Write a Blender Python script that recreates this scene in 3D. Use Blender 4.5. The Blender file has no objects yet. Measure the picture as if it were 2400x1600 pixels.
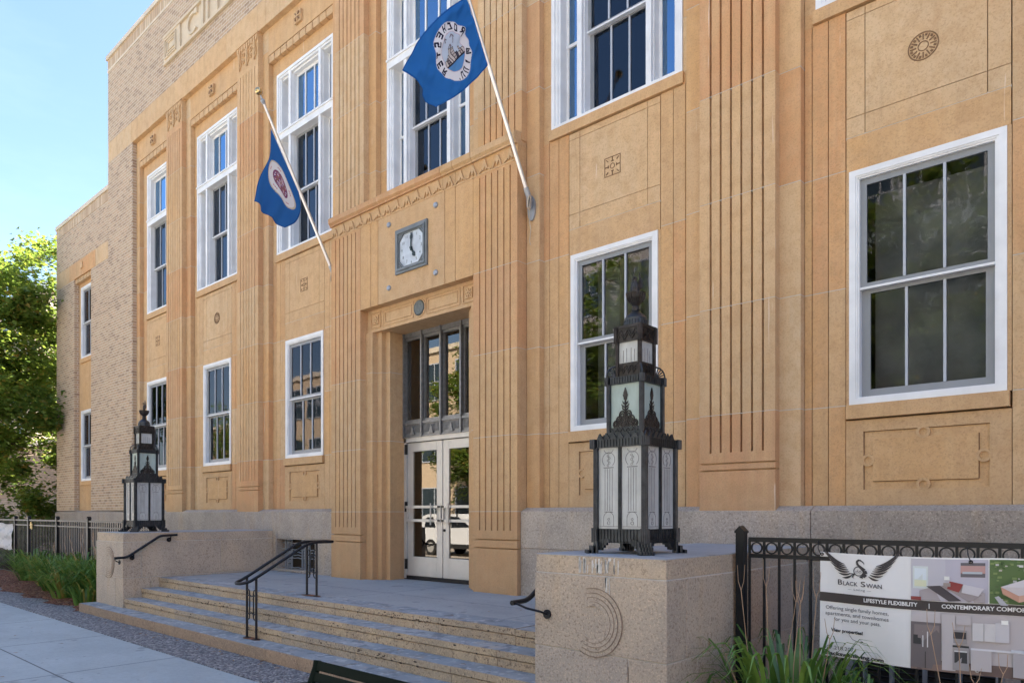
import bpy, math, random
from mathutils import Vector, Matrix
R=math.radians
sc=bpy.context.scene
C=sc.collection
rnd=random.Random(7)
G=0.07            # ground level at the steps
# ------------------------------------------------------------------ mesh builder
class MB:
    def __init__(s): s.v=[];s.f=[];s.t=[];s.m=[];s.tone=.5;s.mi=0
    def face(s,pts,tone=None):
        b=len(s.v); s.v.extend([tuple(p) for p in pts]); s.f.append(tuple(range(b,b+len(pts))))
        s.t.append(s.tone if tone is None else tone); s.m.append(s.mi)
    def box(s,x0,x1,y0,y1,z0,z1,tone=None,skip=''):
        if x0>x1:x0,x1=x1,x0
        if y0>y1:y0,y1=y1,y0
        if z0>z1:z0,z1=z1,z0
        b=len(s.v); s.v+=[(x0,y0,z0),(x1,y0,z0),(x1,y1,z0),(x0,y1,z0),(x0,y0,z1),(x1,y0,z1),(x1,y1,z1),(x0,y1,z1)]
        for k,q in (('b',(3,2,1,0)),('t',(4,5,6,7)),('f',(0,1,5,4)),('r',(1,2,6,5)),('k',(2,3,7,6)),('l',(3,0,4,7))):
            if k in skip: continue
            s.f.append(tuple(b+i for i in q)); s.t.append(s.tone if tone is None else tone); s.m.append(s.mi)
    def obox(s,c,ax,ay,az,hx,hy,hz,tone=None):
        c=Vector(c);ax=Vector(ax).normalized();ay=Vector(ay).normalized();az=Vector(az).normalized()
        b=len(s.v)
        for z in (-1,1):
            for (x,y) in ((-1,-1),(1,-1),(1,1),(-1,1)): s.v.append(tuple(c+ax*hx*x+ay*hy*y+az*hz*z))
        for q in ((3,2,1,0),(4,5,6,7),(0,1,5,4),(1,2,6,5),(2,3,7,6),(3,0,4,7)):
            s.f.append(tuple(b+i for i in q)); s.t.append(s.tone if tone is None else tone); s.m.append(s.mi)
    def prism(s,poly,y0,y1,tone=None,back=True):      # poly in x,z ; extruded along y (y0 is the front)
        n=len(poly); a=sum(poly[i][0]*poly[(i+1)%n][1]-poly[(i+1)%n][0]*poly[i][1] for i in range(n))
        if a<0: poly=poly[::-1]
        s.face([(x,y0,z) for x,z in poly],tone)
        for i in range(n):
            (xa,za),(xb,zb)=poly[i],poly[(i+1)%n]
            s.face([(xa,y0,za),(xa,y1,za),(xb,y1,zb),(xb,y0,zb)],tone)
        if back: s.face([(x,y1,z) for x,z in poly[::-1]],tone)
    def prismx(s,poly,x0,x1,tone=None):      # poly in y,z extruded along x
        n=len(poly); s.face([(x0,y,z) for y,z in poly],tone); s.face([(x1,y,z) for y,z in poly[::-1]],tone)
        for i in range(n):
            (ya,za),(yb,zb)=poly[i],poly[(i+1)%n]
            s.face([(x0,ya,za),(x1,ya,za),(x1,yb,zb),(x0,yb,zb)],tone)
    def tube(s,path,r,n=8,caps=True,tone=None):
        P=[Vector(p) for p in path]; rr=r if isinstance(r,(list,tuple)) else [r]*len(P)
        b0=len(s.v); up=Vector((0,0,1))
        prev=None
        for i,p in enumerate(P):
            d=(P[min(i+1,len(P)-1)]-P[max(i-1,0)]).normalized()
            if prev is None:
                a=d.cross(up if abs(d.z)<.95 else Vector((1,0,0))).normalized()
            else:
                a=(prev-d*prev.dot(d)).normalized()
            prev=a; bb=d.cross(a)
            for k in range(n):
                t=2*math.pi*k/n; s.v.append(tuple(p+(a*math.cos(t)+bb*math.sin(t))*rr[i]))
        for i in range(len(P)-1):
            for k in range(n):
                s.f.append((b0+i*n+k,b0+i*n+(k+1)%n,b0+(i+1)*n+(k+1)%n,b0+(i+1)*n+k)); s.t.append(s.tone if tone is None else tone); s.m.append(s.mi)
        if caps:
            s.f.append(tuple(b0+k for k in range(n))[::-1]); s.t.append(s.tone);s.m.append(s.mi)
            s.f.append(tuple(b0+(len(P)-1)*n+k for k in range(n))); s.t.append(s.tone);s.m.append(s.mi)
    def lathe(s,c,prof,n=24,tone=None,flat=1.0):
        b0=len(s.v)
        for (r,z) in prof:
            for k in range(n):
                t=2*math.pi*k/n; s.v.append((c[0]+r*math.cos(t),c[1]+r*flat*math.sin(t),c[2]+z))
        for i in range(len(prof)-1):
            for k in range(n):
                s.f.append((b0+i*n+k,b0+i*n+(k+1)%n,b0+(i+1)*n+(k+1)%n,b0+(i+1)*n+k)); s.t.append(s.tone if tone is None else tone); s.m.append(s.mi)
        s.f.append(tuple(b0+k for k in range(n))[::-1]); s.t.append(s.tone);s.m.append(s.mi)
        s.f.append(tuple(b0+(len(prof)-1)*n+k for k in range(n))); s.t.append(s.tone);s.m.append(s.mi)
    def ringy(s,c,r0,r1,y0,y1,n=32,a0=0,a1=360,tone=None):    # annulus in the x-z plane, thickness along y
        full=abs(a1-a0)>=359.9; N=n
        pts=[(math.cos(R(a0+(a1-a0)*k/N)),math.sin(R(a0+(a1-a0)*k/N))) for k in range(N+1)]
        for k in range(N):
            (ca,sa),(cb,sb)=pts[k],pts[k+1]
            A=(c[0]+r0*ca,c[1]+r0*sa);B=(c[0]+r1*ca,c[1]+r1*sa);D=(c[0]+r0*cb,c[1]+r0*sb);E=(c[0]+r1*cb,c[1]+r1*sb)
            s.face([(A[0],y0,A[1]),(D[0],y0,D[1]),(E[0],y0,E[1]),(B[0],y0,B[1])][::-1],tone)
            s.face([(B[0],y0,B[1]),(E[0],y0,E[1]),(E[0],y1,E[1]),(B[0],y1,B[1])],tone)
            if r0>0: s.face([(A[0],y1,A[1]),(D[0],y1,D[1]),(D[0],y0,D[1]),(A[0],y0,A[1])],tone)
    def build(s,name,mat,parent=None,smooth=False,rel=True,cols=None):
        me=bpy.data.meshes.new(name)
        off=Vector((0,0,0))
        if parent is not None and rel:
            p=parent
            while p is not None: off+=p.location; p=p.parent
        me.from_pydata([(x-off.x,y-off.y,z-off.z) for x,y,z in s.v],[],s.f)
        a=me.attributes.new('tone','FLOAT','FACE'); a.data.foreach_set('value',s.t)
        if cols is not None:
            ca=me.attributes.new('col','FLOAT_COLOR','FACE'); ca.data.foreach_set('color',[q for c in cols for q in (c[0],c[1],c[2],1)])
        if isinstance(mat,(list,tuple)):
            for m in mat: me.materials.append(m)
            me.polygons.foreach_set('material_index',s.m)
        else: me.materials.append(mat)
        if smooth: me.polygons.foreach_set('use_smooth',[True]*len(me.polygons))
        me.update()
        o=bpy.data.objects.new(name,me); C.objects.link(o)
        if parent is not None: o.parent=parent
        return o
def bevel(o,w=.006,seg=2,ang=40):
    m=o.modifiers.new('b','BEVEL'); m.width=w; m.segments=seg; m.limit_method='ANGLE'; m.angle_limit=R(ang); return o
def weld(o):
    m=o.modifiers.new('w','WELD'); m.merge_threshold=.0002; return o
def smooth_by(o,ang=40):
    me=o.data
    import bmesh
    bm=bmesh.new(); bm.from_mesh(me); bmesh.ops.remove_doubles(bm,verts=bm.verts,dist=.0002); 
    for f in bm.faces: f.smooth=True
    for e in bm.edges:
        if len(e.link_faces)==2 and e.calc_face_angle(0)>R(ang): e.smooth=False
    bm.to_mesh(me); bm.free(); return o
def thing(name,label,cat,loc=(0,0,0),group=None):
    o=bpy.data.objects.new(name,None); C.objects.link(o); o.location=loc; o.empty_display_size=.2
    o['label']=label;o['category']=cat
    if group:o['group']=group
    return o
def tag(o,label,cat,group=None,kind=None):
    o['label']=label;o['category']=cat
    if group:o['group']=group
    if kind:o['kind']=kind
    return o
def struct(o,kind='structure'): o['kind']=kind; return o
def copy_tree(o,parent=None):
    c=o.copy(); C.objects.link(c); c.parent=parent
    for ch in list(o.children): copy_tree(ch,c)
    return c
# ------------------------------------------------------------------ materials
def mat(name):
    m=bpy.data.materials.new(name); m.use_nodes=True; nt=m.node_tree; nt.nodes.clear()
    out=nt.nodes.new('ShaderNodeOutputMaterial'); return m,nt,out
class NT:
    def __init__(s,nt): s.nt=nt
    def n(s,t,**k):
        nd=s.nt.nodes.new(t)
        for a,b in k.items():
            if a.startswith('i_'):
                key=a[2:].replace('_',' ')
                nd.inputs[key if key in nd.inputs else int(key)].default_value=b
            else: setattr(nd,a,b)
        return nd
    def l(s,a,b): s.nt.links.new(a,b)
    def math(s,op,a,b=None,c=None):
        nd=s.nt.nodes.new('ShaderNodeMath'); nd.operation=op
        for i,x in enumerate((a,b,c)):
            if x is None: continue
            if isinstance(x,(int,float)): nd.inputs[i].default_value=x
            else: s.l(x,nd.inputs[i])
        return nd.outputs[0]
    def ramp(s,fac,stops,interp='LINEAR'):
        nd=s.nt.nodes.new('ShaderNodeValToRGB'); cr=nd.color_ramp; cr.interpolation=interp
        while len(cr.elements)<len(stops): cr.elements.new(.5)
        for e,(p,c) in zip(cr.elements,stops): e.position=p; e.color=(c[0],c[1],c[2],1) if not isinstance(c,(int,float)) else (c,c,c,1)
        s.l(fac,nd.inputs[0]); return nd.outputs[0]
    def mix(s,fac,a,b,mode='MIX'):
        nd=s.nt.nodes.new('ShaderNodeMix'); nd.data_type='RGBA'; nd.blend_type=mode
        for i,x in ((0,fac),(6,a),(7,b)):
            if isinstance(x,(int,float)): nd.inputs[i].default_value=x
            elif isinstance(x,tuple): nd.inputs[i].default_value=(x[0],x[1],x[2],1)
            else: s.l(x,nd.inputs[i])
        return nd.outputs[2]
    def noise(s,vec,scale,detail=3,rough=.55,dim='3D'):
        nd=s.nt.nodes.new('ShaderNodeTexNoise'); nd.noise_dimensions=dim; nd.inputs['Scale'].default_value=scale; nd.inputs['Detail'].default_value=detail; nd.inputs['Roughness'].default_value=rough
        s.l(vec,nd.inputs['Vector']); return nd.outputs[0]
    def bump(s,h,st=.3,dist=.01,normal=None):
        nd=s.nt.nodes.new('ShaderNodeBump'); nd.inputs['Strength'].default_value=st; nd.inputs['Distance'].default_value=dist; s.l(h,nd.inputs['Height'])
        if normal is not None: s.l(normal,nd.inputs['Normal'])
        return nd.outputs[0]
    def pos(s): return s.nt.nodes.new('ShaderNodeNewGeometry').outputs['Position']
    def scale(s,vec,sx,sy,sz):
        nd=s.nt.nodes.new('ShaderNodeVectorMath'); nd.operation='MULTIPLY'; nd.inputs[1].default_value=(sx,sy,sz); s.l(vec,nd.inputs[0]); return nd.outputs[0]
    def bsdf(s,out,col,rough=.8,normal=None,metal=0,spec=.5,**k):
        b=s.nt.nodes.new('ShaderNodeBsdfPrincipled')
        for key,x in (('Base Color',col),('Roughness',rough),('Metallic',metal),('Specular IOR Level',spec)):
            if isinstance(x,tuple): b.inputs[key].default_value=(x[0],x[1],x[2],1)
            elif isinstance(x,(int,float)): b.inputs[key].default_value=x
            else: s.l(x,b.inputs[key])
        if normal is not None: s.l(normal,b.inputs['Normal'])
        for a,x in k.items(): b.inputs[a.replace('_',' ')].default_value=x
        s.l(b.outputs[0],out.inputs[0]); return b
def m_plain(name,col,rough=.6,metal=0,spec=.5,var=.08,sc_=6,bmp=.05):
    m,nt,out=mat(name); N=NT(nt); p=N.pos()
    n1=N.noise(p,sc_,4)
    c=N.mix(N.ramp(n1,[(.3,0.),(.7,1.)]),tuple(x*(1-var) for x in col),tuple(min(1,x*(1+var)) for x in col))
    nb=N.bump(N.noise(p,sc_*20,2),bmp,.003)
    N.bsdf(out,c,rough,nb,metal,spec); return m
def m_sandstone():
    m,nt,out=mat('sandstone'); N=NT(nt); p=N.pos()
    at=N.n('ShaderNodeAttribute',attribute_name='tone')
    base=N.ramp(at.outputs['Fac'],[(0.,(.62,.475,.305)),(.22,(.64,.43,.235)),(.42,(.565,.385,.22)),(.6,(.62,.37,.165)),(.8,(.60,.32,.155)),(1.,(.55,.295,.15))])
    big=N.noise(N.scale(p,1,1,.45),1.6,5,.6)
    base=N.mix(N.math('MULTIPLY',N.ramp(big,[(.42,0.),(.72,1.)]),.42),base,(.63,.37,.16))
    sm=N.noise(N.scale(p,1,1,.35),.55,4,.55); base=N.mix(N.math('MULTIPLY',N.ramp(sm,[(.48,0.),(.66,1.)]),.5),base,(.48,.35,.22))
    pk=N.noise(p,2.4,6,.7); base=N.mix(N.math('MULTIPLY',N.ramp(pk,[(.5,0.),(.66,1.)]),.35),base,(.66,.43,.25))
    md=N.noise(p,7,5,.7); base=N.mix(N.math('MULTIPLY',N.ramp(md,[(.38,1.),(.55,0.)]),.42),base,(.46,.28,.135))
    st=N.noise(N.scale(p,9,9,.7),1.0,4,.6)          # vertical weather streaks
    base=N.mix(N.math('MULTIPLY',N.ramp(st,[(.48,0.),(.72,1.)]),.38),base,(.70,.47,.25))
    so=N.noise(N.scale(p,6,6,.35),1.0,5,.65); base=N.mix(N.math('MULTIPLY',N.ramp(so,[(.56,0.),(.70,1.)]),.40),base,(.42,.27,.15))
    fine=N.noise(p,60,4,.7)
    base=N.mix(N.math('MULTIPLY',N.ramp(fine,[(.35,1.),(.5,0.)]),.42),base,(.33,.19,.09))
    fine2=N.noise(p,130,3,.7)
    base=N.mix(N.math('MULTIPLY',N.ramp(fine2,[(.55,0.),(.68,1.)]),.28),base,(.72,.53,.34))
    # darker brown towards the foot of the wall
    z=N.n('ShaderNodeSeparateXYZ'); N.l(p,z.inputs[0])
    foot=N.math('MULTIPLY',N.ramp(N.math('ADD',N.math('MULTIPLY',N.math('SUBTRACT',z.outputs[2],1.7),1.6),N.math('MULTIPLY',N.noise(p,2.5,4),.55)),[(.1,1.),(.75,0.)]),.38)
    base=N.mix(foot,base,(.36,.26,.155))
    dr=N.noise(N.scale(p,16,16,.9),1.3,2,.5)
    base=N.mix(N.math('MULTIPLY',N.ramp(dr,[(.735,0.),(.76,1.)]),.45),base,(.78,.68,.56))
    nb=N.bump(N.math('ADD',fine,N.math('MULTIPLY',N.noise(p,12,3),.6)),.35,.006)
    N.bsdf(out,base,.85,nb,0,.3); return m
def m_granite(name,c0,c1,dark,amt=.5,dsc=38):
    m,nt,out=mat(name); N=NT(nt); p=N.pos()
    at=N.n('ShaderNodeAttribute',attribute_name='tone')
    base=N.mix(at.outputs['Fac'],c0,c1)
    big=N.noise(p,2.2,5,.6)
    base=N.mix(N.math('MULTIPLY',N.ramp(big,[(.38,0.),(.62,1.)]),.55),base,tuple(x*.70 for x in c0))
    stn=N.noise(N.scale(p,2.5,2.5,.5),1.6,4,.6); base=N.mix(N.math('MULTIPLY',N.ramp(stn,[(.55,0.),(.7,1.)]),.35),base,(.52,.37,.22))
    n2=N.noise(p,dsc,3,.65)
    sp=N.ramp(n2,[(.37,1.),(.47,0.)])
    patch=N.ramp(N.noise(p,1.3,3),[(.3,.45),(.6,1.)])
    base=N.mix(N.math('MULTIPLY',N.math('MULTIPLY',sp,amt),patch),base,dark)
    zz=N.n('ShaderNodeSeparateXYZ'); N.l(p,zz.inputs[0]); ft=N.ramp(N.math('ADD',zz.outputs[2],N.math('MULTIPLY',N.noise(p,3,4),.5)),[(.30,1.),(.75,0.)]); base=N.mix(N.math('MULTIPLY',ft,.35),base,tuple(x*.55 for x in c0))
    n3=N.noise(p,dsc*1.7,2,.6)
    base=N.mix(N.math('MULTIPLY',N.ramp(n3,[(.56,0.),(.66,1.)]),.5),base,tuple(min(1,x*1.4) for x in c1))
    nb=N.bump(n2,.45,.008)
    N.bsdf(out,base,.8,nb,0,.35); return m
def m_brick(name='blond_brick',cols=None,mort=(.64,.56,.46),sx=.205,sz=.0677,bias=1.0):
    m,nt,out=mat(name); N=NT(nt); p=N.pos()
    s=N.n('ShaderNodeSeparateXYZ'); N.l(p,s.inputs[0])
    h=N.math('ADD',s.outputs[0],s.outputs[1])
    rz=N.math('DIVIDE',s.outputs[2],sz); row=N.math('FLOOR',rz)
    off=N.math('MULTIPLY',N.math('MODULO',N.math('ABSOLUTE',row),2.0),.5)
    cx=N.math('ADD',N.math('DIVIDE',h,sx),off); col=N.math('FLOOR',cx)
    cb=N.n('ShaderNodeCombineXYZ'); N.l(col,cb.inputs[0]); N.l(row,cb.inputs[1])
    wn=N.n('ShaderNodeTexWhiteNoise',noise_dimensions='2D'); N.l(cb.outputs[0],wn.inputs[0])
    cols=cols or [(0.,(.52,.39,.26)),(.3,(.46,.335,.22)),(.5,(.53,.36,.23)),(.7,(.41,.29,.19)),(.88,(.36,.25,.165)),(1.,(.29,.195,.13))]
    base=N.ramp(wn.outputs['Value'],cols)
    base=N.mix(N.math('MULTIPLY',N.noise(p,.9,4),.15),base,(.60,.46,.33))
    base=N.mix(N.math('MULTIPLY',N.noise(p,45,3),.3),base,(.32,.23,.15))
    fz=N.math('FRACT',rz); fx=N.math('FRACT',cx)
    mz=N.math('LESS_THAN',fz,.19); mx=N.math('LESS_THAN',fx,.065)
    mo=N.math('MAXIMUM',mz,mx)
    base=N.mix(N.math('MULTIPLY',mo,.9),base,mort)
    hgt=N.math('SUBTRACT',N.math('ADD',1.0,N.math('MULTIPLY',wn.outputs['Value'],.3)),mo)
    nb=N.bump(hgt,.5,.008)
    N.bsdf(out,base,.85,nb,0,.3); return m
def m_soldier():
    m,nt,out=mat('soldier_brick'); N=NT(nt); p=N.pos()
    s=N.n('ShaderNodeSeparateXYZ'); N.l(p,s.inputs[0])
    cx=N.math('DIVIDE',N.math('ADD',s.outputs[0],s.outputs[1]),.105); col=N.math('FLOOR',cx)
    wn=N.n('ShaderNodeTexWhiteNoise',noise_dimensions='1D'); N.l(col,wn.inputs[1])
    base=N.ramp(wn.outputs['Value'],[(0,(.60,.48,.34)),(.5,(.54,.40,.27)),(1,(.46,.33,.22))])
    mo=N.math('LESS_THAN',N.math('FRACT',cx),.14)
    base=N.mix(mo,base,(.26,.20,.14))
    N.bsdf(out,base,.85,N.bump(N.math('SUBTRACT',1.0,mo),.6,.01),0,.3); return m
def m_concrete(name,col,jx=None,jy=None,jw=.012,crack=True,x0=0,y0=0):
    m,nt,out=mat(name); N=NT(nt); p=N.pos()
    b=N.noise(p,.7,6,.65); f=N.noise(p,25,4,.7); g=N.noise(p,140,2,.6)
    c=N.mix(N.ramp(b,[(.3,0.),(.7,1.)]),tuple(x*.86 for x in col),tuple(x*1.12 for x in col))
    c=N.mix(N.math('MULTIPLY',N.ramp(f,[(.35,1.),(.55,0.)]),.25),c,tuple(x*.6 for x in col))
    c=N.mix(N.math('MULTIPLY',N.ramp(g,[(.6,0.),(.7,1.)]),.3),c,tuple(min(1,x*1.5) for x in col))
    stn=N.noise(p,3.1,2,.4)
    c=N.mix(N.math('MULTIPLY',N.ramp(stn,[(.68,0.),(.71,1.)]),.45),c,tuple(x*.4 for x in col))
    st2=N.noise(N.scale(p,1,2.2,1),1.1,6,.7); c=N.mix(N.math('MULTIPLY',N.ramp(st2,[(.5,0.),(.68,1.)]),.3),c,tuple(x*.68 for x in col))
    v_=N.n('ShaderNodeTexVoronoi'); v_.inputs['Scale'].default_value=5.5; N.l(p,v_.inputs['Vector']); c=N.mix(N.math('MULTIPLY',N.math('LESS_THAN',v_.outputs['Distance'],.085),.5),c,tuple(x*.35 for x in col))
    h=f
    if jx or jy:
        s=N.n('ShaderNodeSeparateXYZ'); N.l(p,s.inputs[0]); ms=[]
        for ax,j,o in ((0,jx,x0),(1,jy,y0)):
            if j:
                fr=N.math('FRACT',N.math('DIVIDE',N.math('ADD',s.outputs[ax],1000*j-o),j))
                ms.append(N.math('LESS_THAN',fr,jw/j))
        mm=ms[0] if len(ms)==1 else N.math('MAXIMUM',ms[0],ms[1])
        c=N.mix(N.math('MULTIPLY',mm,.85),c,tuple(x*.22 for x in col)); h=N.math('SUBTRACT',f,N.math('MULTIPLY',mm,3))
    N.bsdf(out,c,.85,N.bump(h,.3,.004),0,.35); return m
def m_gravel():
    m,nt,out=mat('gravel_mat'); N=NT(nt); p=N.pos()
    v=N.n('ShaderNodeTexVoronoi'); v.inputs['Scale'].default_value=42; N.l(p,v.inputs['Vector'])
    s=N.n('ShaderNodeSeparateColor'); N.l(v.outputs['Color'],s.inputs[0])
    c=N.ramp(s.outputs[0],[(0,(.07,.075,.085)),(.4,(.17,.17,.19)),(.75,(.27,.27,.29)),(1,(.48,.46,.44))])
    c=N.mix(N.math('MULTIPLY',N.noise(p,1.5,4),.4),c,(.13,.13,.15))
    N.bsdf(out,c,.8,N.bump(N.math('SUBTRACT',1.0,v.outputs['Distance']),1.,.02),0,.4); return m
def m_mulch():
    m,nt,out=mat('mulch_mat'); N=NT(nt); p=N.pos()
    v=N.n('ShaderNodeTexVoronoi'); v.inputs['Scale'].default_value=24; N.l(N.scale(p,1,1.8,1),v.inputs['Vector'])
    s=N.n('ShaderNodeSeparateColor'); N.l(v.outputs['Color'],s.inputs[0])
    c=N.ramp(s.outputs[0],[(0,(.06,.028,.02)),(.5,(.17,.065,.04)),(.85,(.25,.11,.07)),(1,(.36,.24,.16))])
    N.bsdf(out,c,.9,N.bump(v.outputs['Distance'],1.,.03),0,.2); return m
def m_glass(name='window_glass',tint=(.75,.85,.85),refl=.12,wav=.0,rcol=(1,1,1),rough=.012):
    m,nt,out=mat(name); N=NT(nt); p=N.pos()
    fr=N.n('ShaderNodeFresnel'); fr.inputs['IOR'].default_value=1.52
    fac=N.math('ADD',N.math('MULTIPLY',fr.outputs[0],1.35),refl); fac=N.math('MINIMUM',fac,1.0)
    tr=N.n('ShaderNodeBsdfTransparent'); tr.inputs[0].default_value=(*tint,1)
    gl=N.n('ShaderNodeBsdfGlossy'); gl.inputs['Roughness'].default_value=rough; gl.inputs[0].default_value=(*rcol,1)
    if wav>0:
        nb=N.bump(N.noise(N.scale(p,1,1,.6),1.7,2,.5),wav,.05); N.l(nb,gl.inputs['Normal'])
    mx=N.n('ShaderNodeMixShader'); N.l(fac,mx.inputs[0]); N.l(tr.outputs[0],mx.inputs[1]); N.l(gl.outputs[0],mx.inputs[2]); N.l(mx.outputs[0],out.inputs[0]); return m
def m_leaf(name,c1,c2,c3=None,trans=.45):
    m,nt,out=mat(name); N=NT(nt)
    at=N.n('ShaderNodeAttribute',attribute_name='tone')
    st=[(0,c1),(.75,c2)]+([(1,c3)] if c3 else [])
    c=N.ramp(at.outputs['Fac'],st)
    d=N.n('ShaderNodeBsdfDiffuse'); t=N.n('ShaderNodeBsdfTranslucent'); g=N.n('ShaderNodeBsdfGlossy'); g.inputs['Roughness'].default_value=.35
    N.l(c,d.inputs[0]); N.l(N.mix(.45,c,(.33,.41,.06)),t.inputs[0])
    mx=N.n('ShaderNodeMixShader'); mx.inputs[0].default_value=trans; N.l(d.outputs[0],mx.inputs[1]); N.l(t.outputs[0],mx.inputs[2])
    m2=N.n('ShaderNodeMixShader'); m2.inputs[0].default_value=.05; N.l(mx.outputs[0],m2.inputs[1]); N.l(g.outputs[0],m2.inputs[2]); N.l(m2.outputs[0],out.inputs[0]); return m
def m_vcol(name,rough=.7,trans=0.0,spec=.3):
    m,nt,out=mat(name); N=NT(nt); p=N.pos()
    at=N.n('ShaderNodeAttribute',attribute_name='col')
    if trans:
        d=N.n('ShaderNodeBsdfDiffuse'); t=N.n('ShaderNodeBsdfTranslucent'); N.l(at.outputs[0],d.inputs[0]); N.l(at.outputs[0],t.inputs[0])
        nb=N.bump(N.noise(p,9,5,.65),.55,.02); N.l(nb,d.inputs[1])
        mx=N.n('ShaderNodeMixShader'); mx.inputs[0].default_value=trans; N.l(d.outputs[0],mx.inputs[1]); N.l(t.outputs[0],mx.inputs[2]); N.l(mx.outputs[0],out.inputs[0])
    else: N.bsdf(out,at.outputs[0],rough,None,0,spec)
    return m
def m_frost(name,col,lines):
    # frosted lantern glass, etched ornament comes from geometry
    m,nt,out=mat(name); N=NT(nt); p=N.pos()
    n=N.noise(N.scale(p,1,1,.35),14,5,.65); c=N.mix(N.ramp(n,[(.3,0.),(.7,1.)]),tuple(x*.72 for x in col),col)
    b=N.bsdf(out,c,.3,N.bump(N.noise(p,60,2),.1,.003),0,.5); b.inputs['Subsurface Weight'].default_value=0
    return m
STONE=m_sandstone()
MORT=m_plain('mortar',(.52,.48,.42),.9)
CARVE=m_plain('carved_line_brown',(.20,.12,.065),.95,var=.25,sc_=30)  # dark brown for carved lines, panel rims and the recess under nosings
GRAN=m_granite('speckled_granite',(.40,.345,.295),(.48,.41,.34),(.14,.115,.10),.62,44)
PEDG=m_granite('pitted_sandstone',(.47,.405,.345),(.54,.42,.295),(.15,.10,.07),.6,52)
STEPG=m_granite('worn_step_stone',(.40,.33,.25),(.52,.39,.25),(.11,.07,.05),.85,40)
STEPB=m_granite('brown_base_stone',(.34,.25,.18),(.44,.31,.21),(.14,.09,.06),.55,40)
TREAD=m_granite('skylit_tread',(.27,.31,.35),(.38,.39,.41),(.12,.135,.16),.75,7)  # step tops bluer than their fronts: skylight put into the colour
BRICK=m_brick()
SOLD=m_soldier()
COPE=m_plain('limestone',(.62,.53,.41),.8,var=.1,sc_=3,bmp=.2)
PLAQ=m_plain('limestone_panel',(.60,.49,.35),.8,var=.1,sc_=4,bmp=.2)
WHITE=m_plain('white_paint',(.76,.775,.79),.5,var=.09,sc_=3.5,bmp=.1)
GREY=m_plain('grey_sash',(.25,.265,.285),.4,var=.05)
GREYL=m_plain('grey_muntin',(.44,.47,.52),.4,var=.05)
GLASS=m_glass('window_glass',(.68,.70,.72),-.012,.035,(.50,.48,.50),.022)
GLASSB=m_glass('upper_glass',(.6,.75,.9),.34,.03,(.40,.66,.95))
GLASSS=m_glass('screened_glass',(.5,.56,.62),.02,.03,(.50,.58,.68),.04)
DGLASS=m_glass('door_glass',(.5,.55,.52),.05,.0,(.9,.86,.8))
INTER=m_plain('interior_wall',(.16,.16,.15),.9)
DRAPE=m_plain('drape',(.75,.72,.62),.9,var=.25,sc_=9)
BLIND=m_plain('roller_blind',(.58,.59,.58),.9,var=.35,sc_=2)
USKY=m_plain('sky_reflection_blue',(.10,.24,.52),.5,var=.1,sc_=2)
BRONZE=m_plain('dark_bronze',(.052,.058,.066),.42,.75,.5,var=.35,sc_=14,bmp=.3)
BRONZE2=m_plain('warm_bronze',(.045,.04,.038),.45,.7,.5,var=.4,sc_=18,bmp=.4)
BLACK=m_plain('black_metal',(.010,.011,.014),.38,.1,.35,var=.1)
ALU=m_plain('aluminium',(.55,.54,.52),.38,.35,.5,var=.06)
ALUD=m_plain('cast_aluminium',(.22,.225,.235),.42,.6,.5,var=.2,sc_=20,bmp=.3)
STEEL=m_plain('pole_steel',(.62,.61,.62),.28,.7,.5,var=.05)
CLAY=m_plain('galvanised',(.35,.38,.42),.45,.5,.5,var=.1)
BRASS=m_plain('brass_ball',(.55,.40,.20),.2,.95,.5,var=.1)
SWALK=m_concrete('sidewalk_concrete',(.37,.415,.44),2.2,1.22,.018,x0=.45,y0=3.54-1.22*8)
LANDC=m_concrete('landing_concrete',(.33,.345,.36),2.75,1.02,.010,x0=.62,y0=4.93)
ASPH=m_concrete('asphalt',(.075,.074,.072))
DIRT=m_concrete('soil',(.11,.085,.06))
GRAVEL=m_gravel(); MULCH=m_mulch()
FROST=m_frost('etched_glass',(.54,.56,.55),1)
FROST2=m_frost('green_glass',(.42,.52,.49),1)
ETCH=m_plain('etching',(.17,.165,.17),.6,var=.4,sc_=25)
BARK=m_plain('bark',(.13,.095,.07),.9,var=.3,sc_=12,bmp=.6)
LEAFT=m_leaf('maple_leaves',(.075,.15,.03),(.15,.215,.035),(.36,.22,.05),.5)
BLADE=m_leaf('strap_leaves',(.045,.125,.025),(.16,.29,.055),(.30,.24,.06),.25)
DRY=m_plain('dry_stalk',(.42,.28,.18),.8,var=.2)
GREENP=m_plain('green_bench_paint',(.006,.011,.008),.6,.0,.06,var=.1)
RUST=m_plain('rust',(.20,.08,.04),.9,var=.4,sc_=20)
# ------------------------------------------------------------------ world, sun, camera
w=bpy.data.worlds.new('World'); sc.world=w; w.use_nodes=True; wn=w.node_tree; wn.nodes.clear()
sky=wn.nodes.new('ShaderNodeTexSky'); sky.sky_type='NISHITA'; sky.sun_disc=False
SUN_EL,SUN_AZ=R(46),R(27)     # azimuth from +Y towards +X
sky.sun_elevation=SUN_EL; sky.sun_rotation=SUN_AZ; sky.air_density=1.0; sky.dust_density=2.0; sky.ozone_density=3.2
bg=wn.nodes.new('ShaderNodeBackground'); bg.inputs[1].default_value=.060
wo=wn.nodes.new('ShaderNodeOutputWorld'); WN=NT(wn); tc=WN.n('ShaderNodeTexCoord'); cn=WN.noise(WN.scale(tc.outputs['Generated'],1,1,3.5),2.2,6,.62)
skc=WN.mix(WN.math('MULTIPLY',WN.ramp(cn,[(.4,0.),(.8,1.)]),.06),sky.outputs[0],(7.2,7.6,8.4)); wn.links.new(skc,bg.inputs[0]); wn.links.new(bg.outputs[0],wo.inputs[0])
sd=bpy.data.lights.new('sun','SUN'); sd.energy=5.0; sd.angle=R(.53); sd.color=(1,.93,.84)
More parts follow.
